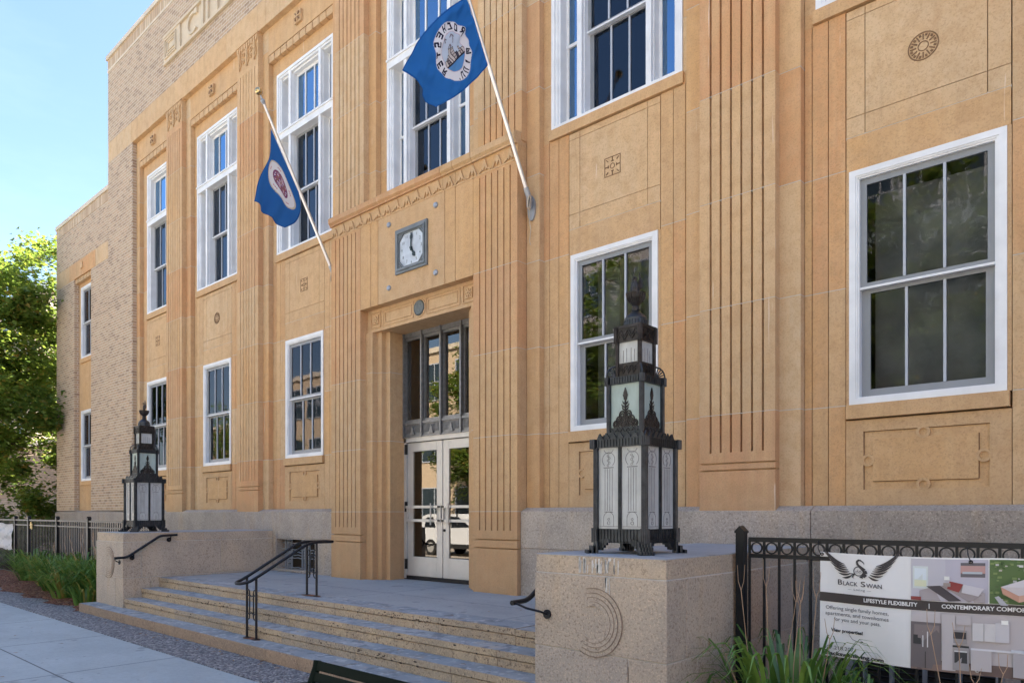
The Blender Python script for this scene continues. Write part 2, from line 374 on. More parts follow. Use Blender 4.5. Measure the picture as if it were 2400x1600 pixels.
so=bpy.data.objects.new('sun',sd); C.objects.link(so)
D=Vector((math.sin(SUN_AZ)*math.cos(SUN_EL),math.cos(SUN_AZ)*math.cos(SUN_EL),math.sin(SUN_EL)))
so.rotation_euler=D.to_track_quat('Z','Y').to_euler(); so.location=D*60
cd=bpy.data.cameras.new('camera'); cam=bpy.data.objects.new('camera',cd); C.objects.link(cam); sc.camera=cam
cam.location=(0,0,1.681); cam.rotation_euler=(R(90),0,R(42.308)); cd.sensor_width=36; cd.lens=1707.9/2400*36; cd.shift_y=(1201.4-800)/2400; cd.clip_end=800; cd.clip_start=.05
sc.view_settings.view_transform='Standard'; sc.view_settings.look='None'; sc.view_settings.exposure=2.92; sc.view_settings.gamma=1
sc.cycles.use_denoising=True; sc.cycles.max_bounces=8; sc.cycles.diffuse_bounces=4; sc.cycles.transparent_max_bounces=16
sc.cycles.sample_clamp_indirect=6; sc.cycles.caustics_reflective=False; sc.cycles.caustics_refractive=False
# ------------------------------------------------------------------ ground
def sheet(name,m,x0,x1,y0,y1,z,par=None):
    b=MB(); b.face([(x0,y0,z),(x1,y0,z),(x1,y1,z),(x0,y1,z)]); return b.build(name,m,par)
struct(sheet('ground',DIRT,-400,400,-400,400,-.10))
b=MB(); b.box(-160,120,-2.6,3.54,-.09,.055); struct(b.build('sidewalk',SWALK))
b=MB(); b.box(-160,120,3.54,4.6,-.09,G-.004); b.box(-13.4,-2.4,4.6,5.2,-.09,G-.01); struct(b.build('gravel_strip',GRAVEL))
b=MB(); b.box(-160,120,-2.78,-2.604,-.09,.06); struct(b.build('kerb',COPE))
ROADC=m_concrete('road_concrete',(.38,.335,.28),6,4.1,.03)
struct(sheet('road',ROADC,-160,120,-15,-2.78,-.085))
b=MB(); b.box(-160,120,-15.17,-15,-.09,.06); b.box(-160,120,-19.4,-15.17,-.09,.055); struct(b.build('far_sidewalk',SWALK))
b=MB()
for x in range(-60,40,6): b.face([(x,-8.95,-.08),(x+3,-8.95,-.08),(x+3,-8.83,-.08),(x,-8.83,-.08)])
struct(b.build('road_markings',m_plain('road_paint',(.7,.6,.2),.7)))
# planting beds
def bed(name,x0,x1,y0,y1,z,mat_,seed):
    b=MB(); r=random.Random(seed); nx,ny=int((x1-x0)*5)+2,int((y1-y0)*6)+2
    g=[[(x0+(x1-x0)*i/nx, y0+(y1-y0)*j/ny+(.10*math.sin(i*.8+seed)+.05*math.sin(i*2.1) if j==0 else 0), z+(0 if j==0 else .02+.05*math.sin(j/ny*3.1)+r.uniform(-.012,.012))) for i in range(nx+1)] for j in range(ny+1)]
    for j in range(ny):
        for i in range(nx): b.face([g[j][i],g[j][i+1],g[j+1][i+1],g[j+1][i]])
    return struct(smooth_by(b.build(name,mat_),80))
bed('mulch_bed',-26,-13.34,4.12,6.86,G,MULCH,3)
bed('soil_bed',-2.50,3.2,3.95,6.86,G,MULCH,5)
# ------------------------------------------------------------------ the building
BX=-8.165
BLD=thing('civic_building','tan stone building with fluted pilasters and a recessed double door behind the steps','building',(BX,6.9,0))
F1,F2,FW=6.90,7.00,7.09
CUT=1.0897
def course_cuts(z0,z1,base=2.675):
    zs=[z0]; k=math.floor((z0-base)/CUT)+1
    while base+k*CUT<z1-.12:
        if base+k*CUT>z0+.12: zs.append(base+k*CUT)
        k+=1
    zs.append(z1); return zs
def blocks(b,x0,x1,z0,z1,y,y1,tones=None,xs=None,score=.014,jt=.009,cuts=None,xtone=True):
    """masonry: courses with thin pale mortar joints, vertical scored lines at xs; b has 2 materials (stone, mortar)"""
    zs=cuts or course_cuts(z0,z1); X=[x0]+sorted(v for v in (xs or []) if x0<v<x1)+[x1]
    for j in range(len(zs)-1):
        tn=rnd.random() if tones is None else tones[j%len(tones)]
        for i in range(len(X)-1):
            a=X[i]+(score/2 if i>0 else 0); c=X[i+1]-(score/2 if i<len(X)-2 else 0)
            t=min(1,max(0,tn*.85+(rnd.uniform(-.15,.2) if xtone else 0)))
            b.mi=0; b.box(a,c,y,y1,zs[j]+(jt/2 if j>0 else 0),zs[j+1]-(jt/2 if j<len(zs)-2 else 0),t,skip='k')
            if j>0: b.mi=1; b.box(a,c,y+.0025,y1,zs[j]-jt/2,zs[j]+jt/2,.5,skip='k'); b.mi=0
SM=[STONE,MORT,CARVE]
# --- granite base with chamfered top
def granite(x0,x1,name='stone_base',holes=()):
    b=MB(); xs=[x0]
    hs=sorted(holes)
    # courses: upper 1.24-1.70, lower down
    w=1.75; n=max(1,round((x1-x0)/w)); 
    for i in range(n):
        a=x0+(x1-x0)*i/n+.004; c=x0+(x1-x0)*(i+1)/n-.004; t=rnd.random()
        b.box(a,c,6.89,7.3,1.243,1.70,t); b.face([(a,6.89,1.70),(c,6.89,1.70),(c,7.0,1.748),(a,7.0,1.748)],t)
        b.face([(c,6.89,1.70),(c,7.0,1.70),(c,7.0,1.748)],t); b.face([(a,6.89,1.70),(a,7.0,1.748),(a,7.0,1.70)],t)
        b.face([(a,7.0,1.748),(c,7.0,1.748),(c,7.3,1.748),(a,7.3,1.748)],t)
    segs=[]; cur=x0
    for h in hs:
        if h[0]>x0 and h[1]<x1: segs.append((cur,h[0])); cur=h[1]; b.box(h[0],h[1],6.89,7.3,-.4,h[2],.3); 
        if h[0]>x0 and h[1]<x1 and h[3]<1.235: b.box(h[0],h[1],6.89,7.3,h[3],1.235,.4)
    segs.append((cur,x1))
    for (a,c) in segs:
        m=max(1,round((c-a)/1.5))
        for i in range(m):
            p=a+(c-a)*i/m+(.004 if i else 0); q=a+(c-a)*(i+1)/m-(.004 if i<m-1 else 0)
            b.box(p,q,6.895,7.3,-.4,1.235,rnd.random()*.6)
    b.box(x0,x1,6.905,7.2,1.233,1.245,.0)
    return b.build(name,GRAN,BLD)
VENT=(-12.05,-10.80,.68,1.215)
BWIN=[(-2.20,-1.00,-.35,.95),]
granite(-24.66,-10.215,holes=[VENT])
granite(-6.125,8.33,holes=BWIN)
# --- pilasters
def pilaster(xc,hw,y,z0,z1,grooves,zg0,zg1,lines=(),cap=True,name='pilaster',tones=None,cuts=None,hl=None):
    b=MB(); n=grooves
    x0,x1=xc-hw,xc+hw; e=hw*2*.155; pitch=(2*hw-2*e)/(n-1); gx=[x0+e+pitch*i for i in range(n)]
    zs=cuts or course_cuts(z0,z1)
    tn=tones or [rnd.random() for _ in zs]
    for j in range(len(zs)-1):
        za,zb=zs[j],zs[j+1]; t=tn[j%len(tn)]
        za_=za+(.0035 if j else 0); zb_=zb-(.0035 if j<len(zs)-2 else 0)
        lo,hi=max(za_,zg0),min(zb_,zg1)
        if za_<zg0: 
            zz=[za_]+[l for l in lines if za_<l<min(zg0,zb_)]+[min(zg0,zb_)]
            for i in range(len(zz)-1): b.box(x0+.0,x1,y,y+.35,zz[i]+(.008 if i else 0),zz[i+1]-(.008 if i<len(zz)-2 else 0),t,skip='k')
        if zb_>zg1: b.box(x0,x1,y,y+.35,max(zg1,za_),zb_,t,skip='k')
        if hi>lo:
            X=[x0]+gx+[x1]
            for i in range(len(X)-1):
                a=X[i]+(.011 if i else 0); c=X[i+1]-(.011 if i<len(X)-2 else 0)
                b.box(a,c,y,y+.35,lo,hi,min(1,max(0,t+rnd.uniform(-.1,.1))),skip='k')
        if j: b.mi=1; b.box(x0+.003,x1-.003,y+.0025,y+.3,za-.0035,za+.0035,.5); b.mi=0
    b.box(x0+.01,x1-.01,y+.05,y+.3,z0+.01,z1-.01,.35)
    return b.build(name,SM,BLD)
def collar(x0,x1,z0,z1,name='pilaster_collar',y=F2,tones=None):
    b=MB(); blocks(b,x0,x1,z0,z1,y,y+.3,tones=tones); return b.build(name,SM,BLD)
def capital(xc,hw,z0,z1,y):
    b=MB(); r=random.Random(int(xc*10))
    b.box(xc-hw,xc+hw,y,y+.3,z0,z1,.35)
    b.box(xc-hw-.012,xc+hw+.012,y-.03,y+.2,z1-.03,z1,.3)
    n=9
    for i in range(n):      # small drooping leaves under the top band
        x=xc-hw+(i+.5)*2*hw/n; b.prism([(x-.035,z1-.04),(x+.035,z1-.04),(x+.022,z1-.12),(x,z1-.155),(x-.022,z1-.12)],y-.022,y+.01,.25+.1*(i%2))
    for s in (-1,0,1):      # three tall leaves in the middle and at the sides
        for k in range(4):
            zz=z0+.02+k*.075; ww=.085*(1-k*.13)
            xx=xc+s*hw*.72
            b.prism([(xx,zz),(xx-ww*.6,zz+.05),(xx-ww,zz+.11),(xx-ww*.3,zz+.085)],y-.02-.003*k,y+.01,.5)
            b.prism([(xx,zz),(xx+ww*.6,zz+.05),(xx+ww,zz+.11),(xx+ww*.3,zz+.085)],y-.02-.003*k,y+.01,.5)
        b.box(xc+s*hw*.72-.012,xc+s*hw*.72+.012,y-.03,y+.01,z0,z1-.14,.4)
    for s in (-1,1):
        b.ringy((xc+s*hw*.36,z0+.26),.03,.05,y-.02,y+.01,14); b.ringy((xc+s*hw*.36,z0+.13),.022,.04,y-.02,y+.01,14)
    return b.build('capital',STONE,BLD)
PT=[[.5,.2,.9,.45,.75,.3,.6,.85,.2,.5],[.9,.4,.55,.2,.8,.6,.95,.3,.5,.4],[.2,.75,.45,.9,.3,.55,.2,.7,.4,.6]]
for k,xc in enumerate((-16.41,-13.12,-3.25,.08)):
    tn=[.95,.35,.25,.3,.85,.9,.35,.45,.9,.4] if k==2 else PT[k%3]
    pilaster(xc,.40,F1,1.702,10.22,6,2.29,10.10,(2.11,2.18),tones=tn)
    capital(xc,.40,10.22,10.70,F1)
    for s in (-1,1): collar(xc+s*.4,xc+s*.605,1.74,10.70)
# upper portal pilasters and collars
for s in (-1,1):
    xc=BX+s*1.66
    pilaster(xc,.39,F1,6.40,10.22,6,6.55,10.10)
    capital(xc,.39,10.22,10.70,F1)
    collar(xc-s*.39,xc-s*.575,6.40,10.70); 
    collar(xc+s*.39,xc+s*.60,1.74 if s>0 else 1.74,10.70)
# lower portal pilasters (stand on the landing)
for s in (-1,1):
    xa,xb=(-10.215,-9.427) if s<0 else (-6.915,-6.127)
    b_cuts=[.60,1.70,2.675,3.765,4.855,6.13]
    pilaster((xa+xb)/2,(xb-xa)/2,6.83,.60,6.13,6,1.455,6.10,(1.225,1.335),tones=[.75,.55,.45,.85,.7],cuts=b_cuts)
# --- wall bays
def bay(xc,xl,xr,zlow=1.74,ztop=10.70,lower=True,narrow=False,low_z=None):
    """recessed bay wall at FW between xl and xr with upper and lower window openings"""
    b=MB(); hw=.61; uh=.915 if not narrow else .61
    L=[v for v in (-.95,-.80) if xc+v>xl+.02]
    # lower part: strips left and right of the panel column
    if lower:
        for (a,c,lines) in ((xl,xc-hw-.03,[xc-.95,xc-.80]),(xc+hw+.03,xr,[xc+.80,xc+.95])):
            blocks(b,a+.006 if a==xl else a+.006,c-.006,1.74,6.32,FW,FW+.3,xs=lines,score=.008,cuts=[1.74,2.675,3.765,4.855,6.32])
        for s_ in (-1,1):
            a_,c_=sorted((xc+s_*hw,xc+s_*(hw+.03))); b.box(a_,c_,FW+.004,FW+.3,2.675,4.83,.4)
        # base panel with sunk frame and four rings
        x0,x1=xc-hw-.03,xc+hw+.03
        z0,z1=1.74,2.531
        px,pz0,pz1=.49,1.895,2.425      # sunk frame outer
        qx,qz0,qz1=.41,1.97,2.35
        b.box(x0,xc-px,FW,FW+.3,z0,z1,.45,skip='k'); b.box(xc+px,x1,FW,FW+.3,z0,z1,.45,skip='k')
        b.box(xc-px,xc+px,FW,FW+.3,z0,pz0,.45,skip='klr'); b.box(xc-px,xc+px,FW,FW+.3,pz1,z1,.45,skip='klr')
        b.box(xc-px,xc+px,FW+.018,FW+.3,pz0,pz1,.5,skip='k'); b.box(xc-qx,xc+qx,FW,FW+.1,qz0,qz1,.55,skip='k')
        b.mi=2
        for (u0,u1,w0,w1) in ((-px,px,pz1-.006,pz1),(-px,-px+.007,pz0,pz1),(-qx,qx,qz0-.006,qz0),(qx,qx+.007,qz0,qz1)): b.box(xc+u0,xc+u1,FW+.014,FW+.019,w0,w1)  # dark strips under and right of the edges, shade put into colour
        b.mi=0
        for (rx,rz) in ((xc,(pz1+qz1)/2),(xc,(pz0+qz0)/2),(xc-(px+qx)/2,(pz0+pz1)/2),(xc+(px+qx)/2,(pz0+pz1)/2)):
            b.ringy((rx,rz),.033,.056,FW-.004,FW+.02,24,tone=.45); b.ringy((rx,rz),0,.033,FW+.012,FW+.02,24,tone=.5)
        # spandrel: lintel block + scored panel
        b.box(x0+.004,x1-.004,FW,FW+.3,4.83,5.14,rnd.choice([.2,.45,.6]),skip='k')
        b.mi=1; b.box(x0,x1,FW+.003,FW+.2,5.13,5.155,.5); b.mi=0
        zc=[5.147,5.325,6.235,6.311]; pt_=rnd.choice([.1,.25,.4]); xx=[x0+.004,xc-.475,xc+.475,x1-.004]
        for j in range(3):
            for i in range(3):
                b.box(xx[i]+(.0035 if i else 0),xx[i+1]-(.0035 if i<2 else 0),FW,FW+.3,zc[j]+(.003 if j else 0),zc[j+1]-(.003 if j<2 else 0),pt_+.05*((i+j)%2),skip='k')
        # carved medallion
        mz=5.735; b.mi=2
        if abs(xc+1.62)<.1 or abs(xc+14.76)<.1:
            b.ringy((xc,mz),.112,.122,FW-.004,FW+.01,28,tone=.1); b.ringy((xc,mz),.036,.044,FW-.004,FW+.01,20,tone=.1)
            for k in range(12):
                a=R(30*k); ca,sa=math.cos(a),math.sin(a)
                for (u,v) in ((.055,.104),): b.obox((xc+ca*(u+v)/2,FW-.002,mz+sa*(u+v)/2),(ca,0,sa),(0,1,0),(-sa,0,ca),(v-u)/2,.004,.005,.1)
                a2=a+R(15); b.obox((xc+math.cos(a2)*.094,FW-.002,mz+math.sin(a2)*.094),(math.cos(a2),0,math.sin(a2)),(0,1,0),(-math.sin(a2),0,math.cos(a2)),.010,.004,.009,.2)
        else:
            s=.112
            for (a,c,d,e) in ((-s,s,s-.008,s),(-s,s,-s,-s+.008),(-s,-s+.008,-s,s),(s-.008,s,-s,s)): b.box(xc+a,xc+c,FW-.004,FW+.01,mz+d,mz+e,.1)
            b.ringy((xc,mz),.026,.035,FW-.004,FW+.01,8,tone=.1)
            for k in range(4):
                a=R(90*k); ca,sa=math.cos(a),math.sin(a)
                b.obox((xc+ca*.082,FW-.002,mz+sa*.082),(ca,0,sa),(0,1,0),(-sa,0,ca),.028,.004,.006,.1)
                b.obox((xc+ca*.058,FW-.002,mz+sa*.058),(ca,0,sa),(0,1,0),(-sa,0,ca),.006,.004,.016,.1)
                a+=R(45); ca,sa=math.cos(a),math.sin(a)
                b.obox((xc+ca*.105,FW-.002,mz+sa*.105),(ca,0,sa),(0,1,0),(-sa,0,ca),.02,.004,.005,.1)
        b.mi=0
        # sills
        b.box(xc-hw-.02,xc+hw+.02,FW-.04,FW+.2,2.545,2.672,.5)
    # upper sill and the wall round the upper window
    zs0=6.45
    if lower: b.box(xc-uh-.02,min(xc+uh+.02,xr),FW-.035,FW+.2,6.325,6.45,.5)
    for (a,c) in ((xl,xc-uh),(xc+uh,xr)):
        if c-a>.02:
            if lower: b.box(a+.006,c if c<xc else c-.006,FW,FW+.3,6.32,6.45,.5,skip='k')
            blocks(b,a+.006,c-.0,6.45,9.80,FW,FW+.3,cuts=[6.45,7.034,8.124,9.214,9.80])
    b.box(xl,xr,FW,FW+.3,9.80,10.06,.55,skip='k')
    # guttae band and the upper panel in the collar plane
    n=round((xr-xl)/.21); wd=(xr-xl)/n
    for i in range(n): b.box(xl+i*wd+.013,xl+(i+1)*wd-.013,F2+.005,FW+.02,10.06,10.185,.35,skip='k')
    b.box(xl,xr,F2+.055,FW+.02,10.07,10.19,.3,skip='k')
    b.box(xl,xr,F2,FW+.2,10.20,10.70,.5)
    # rosette block
    r=.1; b.box(xc-r,xc+r,F2-.045,F2+.01,10.33,10.53,.4)
    for k in range(8):
        b.mi=2 if k%2 else 0; a=R(45*k); b.obox((xc+math.cos(a)*.055,F2-.05,10.43+math.sin(a)*.055),(math.cos(a),0,math.sin(a)),(0,1,0),(-math.sin(a),0,math.cos(a)),.038,.012,.011,.3)
    b.mi=0; b.ringy((xc,10.43),0,.02,F2-.065,F2-.04,10,tone=.3)
    o=b.build('bay_wall',SM,BLD); return o
PL=lambda x:x+.605
bays=[(-17.75,-18.598,-17.015,True),(-14.76,-15.805,-13.725,False),(-11.45,-12.515,-10.425,False),(-4.865,-5.915,-3.855,False),(-1.62,-2.645,-.525,False),(1.42,.685,2.268,True)]
for xc,xl,xr,nar in bays: bay(xc,xl,xr,narrow=nar)
bay(BX,BX-1.085,BX+1.085,lower=False)
# narrow bays have a collar by the brick corner
collar(-18.786,-18.60,1.74,10.70); collar(2.27,2.456,1.74,10.70)
# --- frieze band, brick corners and parapet
b=MB()
x=-20.385
while x<4.0:
    w_=rnd.uniform(1.5,1.75); x2=min(4.09,x+w_)
    if 4.09-x2<.4: x2=4.09
    b.box(x+(.004 if x>-20.3 else 0),x2-.004,F1,7.3,10.70,11.20,.05+rnd.random()*.28); x=x2
b.build('frieze',[STONE],BLD)
def brickbox(name,x0,x1,y0,y1,z0,z1): b=MB(); b.box(x0,x1,y0,y1,z0,z1); return b.build(name,BRICK,BLD)
brickbox('brick_wall',-20.395,-18.786,F1,7.4,1.748,10.70)
brickbox('brick_wall',2.456,4.09,F1,7.4,1.748,10.70)
brickbox('brick_wall',-20.395,4.09,F1,7.3,11.20,13.03)
brickbox('brick_wall',-20.395,-20.0,7.3,30,1.7,13.03); brickbox('brick_wall',3.7,4.09,7.3,30,1.7,13.03); brickbox('rear_wall',-20.395,4.09,30,30.3,0,13.3)
b=MB(); b.box(-20.41,4.105,F1-.012,30.3,13.03,13.085); b.box(-20.44,4.13,F1-.045,30.3,13.345,13.45); b.build('coping',COPE,BLD)
b=MB(); b.box(-20.40,4.095,F1-.005,30.3,13.085,13.345); b.build('parapet',SOLD,BLD)
# --- panel with a raised letter on the parapet wall
b=MB()
def frame(b,x0,x1,z0,z1,w_,y0,y1,t=.5):
    b.box(x0,x1,y0,y1,z0,z0+w_,t); b.box(x0,x1,y0,y1,z1-w_,z1,t); b.box(x0,x0+w_,y0,y1,z0+w_,z1-w_,t); b.box(x1-w_,x1,y0,y1,z0+w_,z1-w_,t)
px0,px1=-16.86,.53
b.box(px0,px1,F1-.005,F1+.05,11.73,12.39)
b.box(px0,px1,F1-.055,F1+.04,12.33,12.39); b.box(px0,px1,F1-.055,F1+.04,11.73,11.785)
for s,x0 in ((1,px0),(-1,px1)):
    e=x0+s*.84; b.box(x0,e,F1-.04,F1+.04,11.785,12.33)
    for k,(ww,dp) in enumerate(((.05,.062),(.13,.058),(.21,.062))):
        xa,xb=sorted((x0+s*(.03+ww),x0+s*(.68-ww*.35))); frame(b,xa,xb,11.80+ww*.75,12.31-ww*.75,.022,F1-dp,F1)
for xx in (-14.93,-14.72,-14.30): b.box(xx-.045,xx+.045,F1-.05,F1+.04,11.785,12.33)
PQ=b.build('name_panel',PLAQ,BLD)
b=MB(); cx,cz=-15.40,12.06
for k in range(20):      # the raised letter C
    a0,a1=R(50+k*13),R(50+(k+1)*13)
    t0=.045; P=[(cx+.27*math.cos(a0),cz+.225*math.sin(a0)),(cx+.27*math.cos(a1),cz+.225*math.sin(a1)),(cx+.21*math.cos(a1),cz+.175*math.sin(a1)),(cx+.21*math.cos(a0),cz+.175*math.sin(a0))]
    b.prism(P,F1-.05,F1-.006)
b.box(cx+.10,cx+.21,F1-.052,F1-.006,cz+.13,cz+.235); b.build('raised_letter',PLAQ,BLD)
# --- wing
WY=6.93
brickbox('wing_wall',-24.66,-23.10,WY,7.4,1.748,8.29); brickbox('wing_wall',-21.75,-20.397,WY,7.4,1.748,8.29)
brickbox('wing_wall',-24.66,-20.397,WY,7.4,8.74,9.79); brickbox('wing_wall',-24.66,-24.3,7.4,24,1.7,9.79); brickbox('wing_rear_wall',-24.66,-20.4,24,24.3,0,10)
b=MB(); 
for (a,c,t) in ((-24.665,-23.52,.08),(-23.512,-21.40,.75),(-21.392,-20.399,.05)): b.box(a,c,WY-.004,7.3,8.29,8.74,t)
b.build('wing_band',[STONE],BLD)
b=MB(); b.box(-20.412,-20.397,F1+.01,F1+.04,1.75,8.29); b.build('expansion_joint',m_plain('joint_seal',(.05,.04,.035),.8),BLD)
b=MB(); b.box(-24.69,-20.397,WY-.03,24.3,10.06,10.17); b.build('wing_coping',COPE,BLD)
b=MB(); b.box(-24.665,-20.397,WY-.005,24.3,9.79,10.06); b.build('wing_parapet',SOLD,BLD)
b=MB(); WX=-22.425; WZ=7.06
for (a,c) in ((-23.10,-22.935),(-21.915,-21.75)): b.box(a,c,WZ,7.3,1.75,8.29,.5)
b.box(-22.935,-21.915,WZ,7.3,8.04,8.29,.7); b.box(-22.935,-21.915,WZ,7.3,4.56,5.90,.5); b.box(-22.935,-21.915,WZ,7.3,1.75,2.47,.5)
b.box(-22.96,-21.89,WZ-.04,7.2,5.90,6.02,.55); b.box(-22.96,-21.89,WZ-.04,7.2,2.46,2.575,.55)
for i in range(6): b.box(-23.10+i*.225+.014,-23.10+(i+1)*.225-.014,WY+.03,WZ+.02,8.165,8.285,.4)
b.box(WX-.08,WX+.08,WY-.04,WY+.01,8.46,8.62,.3)
frame(b,WX-.42,WX+.42,1.87,2.36,.014,WZ-.004,WZ+.01,.2)
b.ringy((WX,5.26),.07,.08,WZ-.004,WZ+.01,20,tone=.1); b.ringy((WX,5.26),.03,.04,WZ-.004,WZ+.01,14,tone=.1)
b.build('wing_bay_wall',[STONE],BLD)
brickbox('wing_wall',4.092,8.33,WY,7.4,1.748,8.29); brickbox('wing_wall',4.092,8.33,WY,7.4,8.29,9.79); brickbox('wing_wall',8.0,8.33,7.4,24,1.7,9.79)
# --- roofs, floors and rooms
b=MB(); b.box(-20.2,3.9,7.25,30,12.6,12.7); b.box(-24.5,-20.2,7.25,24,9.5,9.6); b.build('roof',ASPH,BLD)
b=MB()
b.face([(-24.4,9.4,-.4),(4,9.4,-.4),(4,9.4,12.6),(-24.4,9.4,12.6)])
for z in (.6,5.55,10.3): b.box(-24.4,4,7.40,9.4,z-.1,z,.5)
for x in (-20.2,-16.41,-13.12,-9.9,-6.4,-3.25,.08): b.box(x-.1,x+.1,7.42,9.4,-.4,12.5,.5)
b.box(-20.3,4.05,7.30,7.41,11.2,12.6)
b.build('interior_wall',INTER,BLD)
# ------------------------------------------------------------------ windows
def sash(b,x0,x1,z0,z1,y,fr,cols,mat_i=0):
    """one sash: frame (material 0) and muntins (material 1) at depth y"""
    b.mi=0; b.box(x0,x1,y,y+.035,z0,z0+fr); b.box(x0,x1,y,y+.035,z1-fr,z1); b.box(x0,x0+fr,y,y+.035,z0+fr,z1-fr); b.box(x1-fr,x1,y,y+.035,z0+fr,z1-fr)
    b.mi=1
    for i in range(1,cols):
        x=x0+fr+(x1-x0-2*fr)*i/cols; b.box(x-.011,x+.011,y-.006,y+.03,z0+fr,z1-fr)
    b.mi=0
def lower_window(xc,z0=2.675,z1=4.825,hw=.61,y=FW,cols=3,blind=None,lab=None):
    b=MB(); c=.085
    x0,x1=xc-hw,xc+hw
    for (o,i,yy) in ((0,.055,y-.012),(.055,.07,y-.004),(.07,c,y+.006)):   # stepped brickmould
        frame(b,x0+o,x1-o,z0+o*.75,z1-o,(i-o),yy,y+.12)
    wdw=b.build('window',WHITE,BLD); 
    if lab: wdw['label']=lab
    X0,X1,Z0,Z1=x0+c,x1-c,z0+.065,z1-c; zm=(Z0+Z1)/2+.01
    b=MB(); sash(b,X0,X1,Z0,zm+.02,y+.075,.075 if hw>.5 else .05,cols); sash(b,X0,X1,zm-.02,Z1,y+.035,.055 if hw>.5 else .04,cols)
    b.build('sash',[GREY,GREYL],wdw)
    b=MB(); b.box(X0,X1,y+.02,y+.07,zm-.022,zm-.002); b.build('meeting_rail',WHITE,wdw)
    b=MB(); b.box(X0+.04,X1-.04,y+.085,y+.089,Z0+.05,zm); b.box(X0+.04,X1-.04,y+.048,y+.052,zm,Z1-.04); b.build('pane',GLASS,wdw)
    if blind=='drape':
        b=MB(); n=40; xs=[(-.10+.30*i/n) for i in range(n+1)]
        for i in range(n): 
            ya=y+.30+.035*math.sin(i*1.1); yb=y+.30+.035*math.sin((i+1)*1.1)
            b.face([(xc+xs[i],ya,Z0),(xc+xs[i+1],yb,Z0),(xc+xs[i+1],yb,Z1),(xc+xs[i],ya,Z1)])
        b.build('drape',DRAPE,wdw,smooth=True)
    if blind=='half':
        b=MB(); b.box(X0+.02,X1-.02,y+.42,y+.43,Z0+.02+(Z1-Z0)*.55,Z1-.02); b.build('blind',m_plain('brown_blind',(.27,.22,.18),.9,var=.3,sc_=3),wdw)
    if blind in('blind','drape'):
        b=MB(); b.box(X0+.02,X1-.02,y+.42,y+.43,Z0+.02,Z1-.02); b.build('blind',BLIND,wdw)
    return wdw
def upper_window(xc,z0=6.45,z1=9.80,hw=.915,narrow=False):
    y=FW; b=MB(); x0,x1=xc-hw,xc+hw; zt0,zt1=8.565,8.705
    frame(b,x0,x1,z0,z1,.05,y-.01,y+.03); frame(b,x0+.05,x1-.05,z0+.01,z1-.05,.035,y+.01,y+.10)
    b.box(x0,x1,y-.012,y+.10,zt0,zt1); b.box(x0,x1,y-.03,y+.0,zt1-.03,zt1+.002)
    ms=[] if narrow else [xc-.485,xc+.485]
    for m in ms: b.box(m-.035,m+.035,y+.0,y+.09,z0+.04,zt0); b.box(m-.035,m+.035,y+.0,y+.09,zt1,z1-.04); b.box(m-.045,m+.045,y+.05,y+.20,z0+.04,z1-.04)
    # deep jamb linings
    b.box(x0+.085,x0+.115,y+.03,y+.26,z0,z1); b.box(x1-.115,x1-.085,y+.03,y+.26,z0,z1); b.box(x0,x1,y+.10,y+.24,zt0,zt1+.05); b.box(x0,x1,y+.05,y+.24,z1-.12,z1-.05); b.box(x0,x1,y+.05,y+.24,z0,z0+.06)
    wdw=b.build('window',WHITE,BLD)
    yc=y+.12 ; cx0,cx1=(xc-.44,xc+.44) if not narrow else (x0+.115,x1-.115)
    # top light (fixed, white muntins)
    b=MB(); b.mi=0; frame(b,cx0,cx1,zt1,z1-.12,.05,yc,yc+.04); b.mi=0
    for i in (1,2): xx=cx0+(cx1-cx0)*i/3; b.box(xx-.014,xx+.014,yc-.005,yc+.03,zt1,z1-.1)
    if not narrow:
        for s in (-1,1):
            sx0,sx1=(xc-.80,xc-.53) if s<0 else (xc+.53,xc+.80)
            frame(b,sx0,sx1,zt1,z1-.1,.035,y+.16,y+.20); frame(b,sx0,sx1,z0+.05,zt0,.035,y+.16,y+.20); b.box(sx0,sx1,y+.15,y+.20,7.50,7.54)
    b.build('top_light',WHITE,wdw)
    zm=7.545
    b=MB(); sash(b,cx0,cx1,z0+.05,zm+.02,yc+.045,.055,3); sash(b,cx0,cx1,zm-.02,zt0,yc,.045,3); b.build('sash',[GREY,GREYL],wdw)
    b=MB(); b.box(cx0,cx1,yc-.015,yc+.04,zm-.022,zm); b.build('meeting_rail',WHITE,wdw)
    b=MB(); b.box(cx0+.03,cx1-.03,yc+.055,yc+.059,z0+.08,zm); b.box(cx0+.03,cx1-.03,yc+.012,yc+.016,zm,zt0); b.build('screen_pane',GLASSS,wdw)
    b=MB(); b.box(cx0+.03,cx1-.03,yc+.012,yc+.016,zt1,z1-.12)
    if not narrow:
        for s in (-1,1): 
            sx0,sx1=(xc-.80,xc-.53) if s<0 else (xc+.53,xc+.80); b.box(sx0+.02,sx1-.02,y+.175,y+.179,z0+.06,z1-.1)
    b.build('pane',GLASSB,wdw)
    b=MB(); b.box(cx0+.02,cx1-.02,yc+.14,yc+.15,zt1+.02,z1-.14); b.build('blind',USKY,wdw)  # blue panel behind the top light, sky reflection put into colour
    return wdw
for k,(xc,xl,xr,nar) in enumerate(bays):
    lower_window(xc,blind=['blind','half','half','drape','blind','blind'][k])
    upper_window(xc,hw=.61 if nar else .915,narrow=nar)
upper_window(BX)
lower_window(WX,2.575,4.56,.505,WZ,2); lower_window(WX,6.02,8.04,.505,WZ,2)
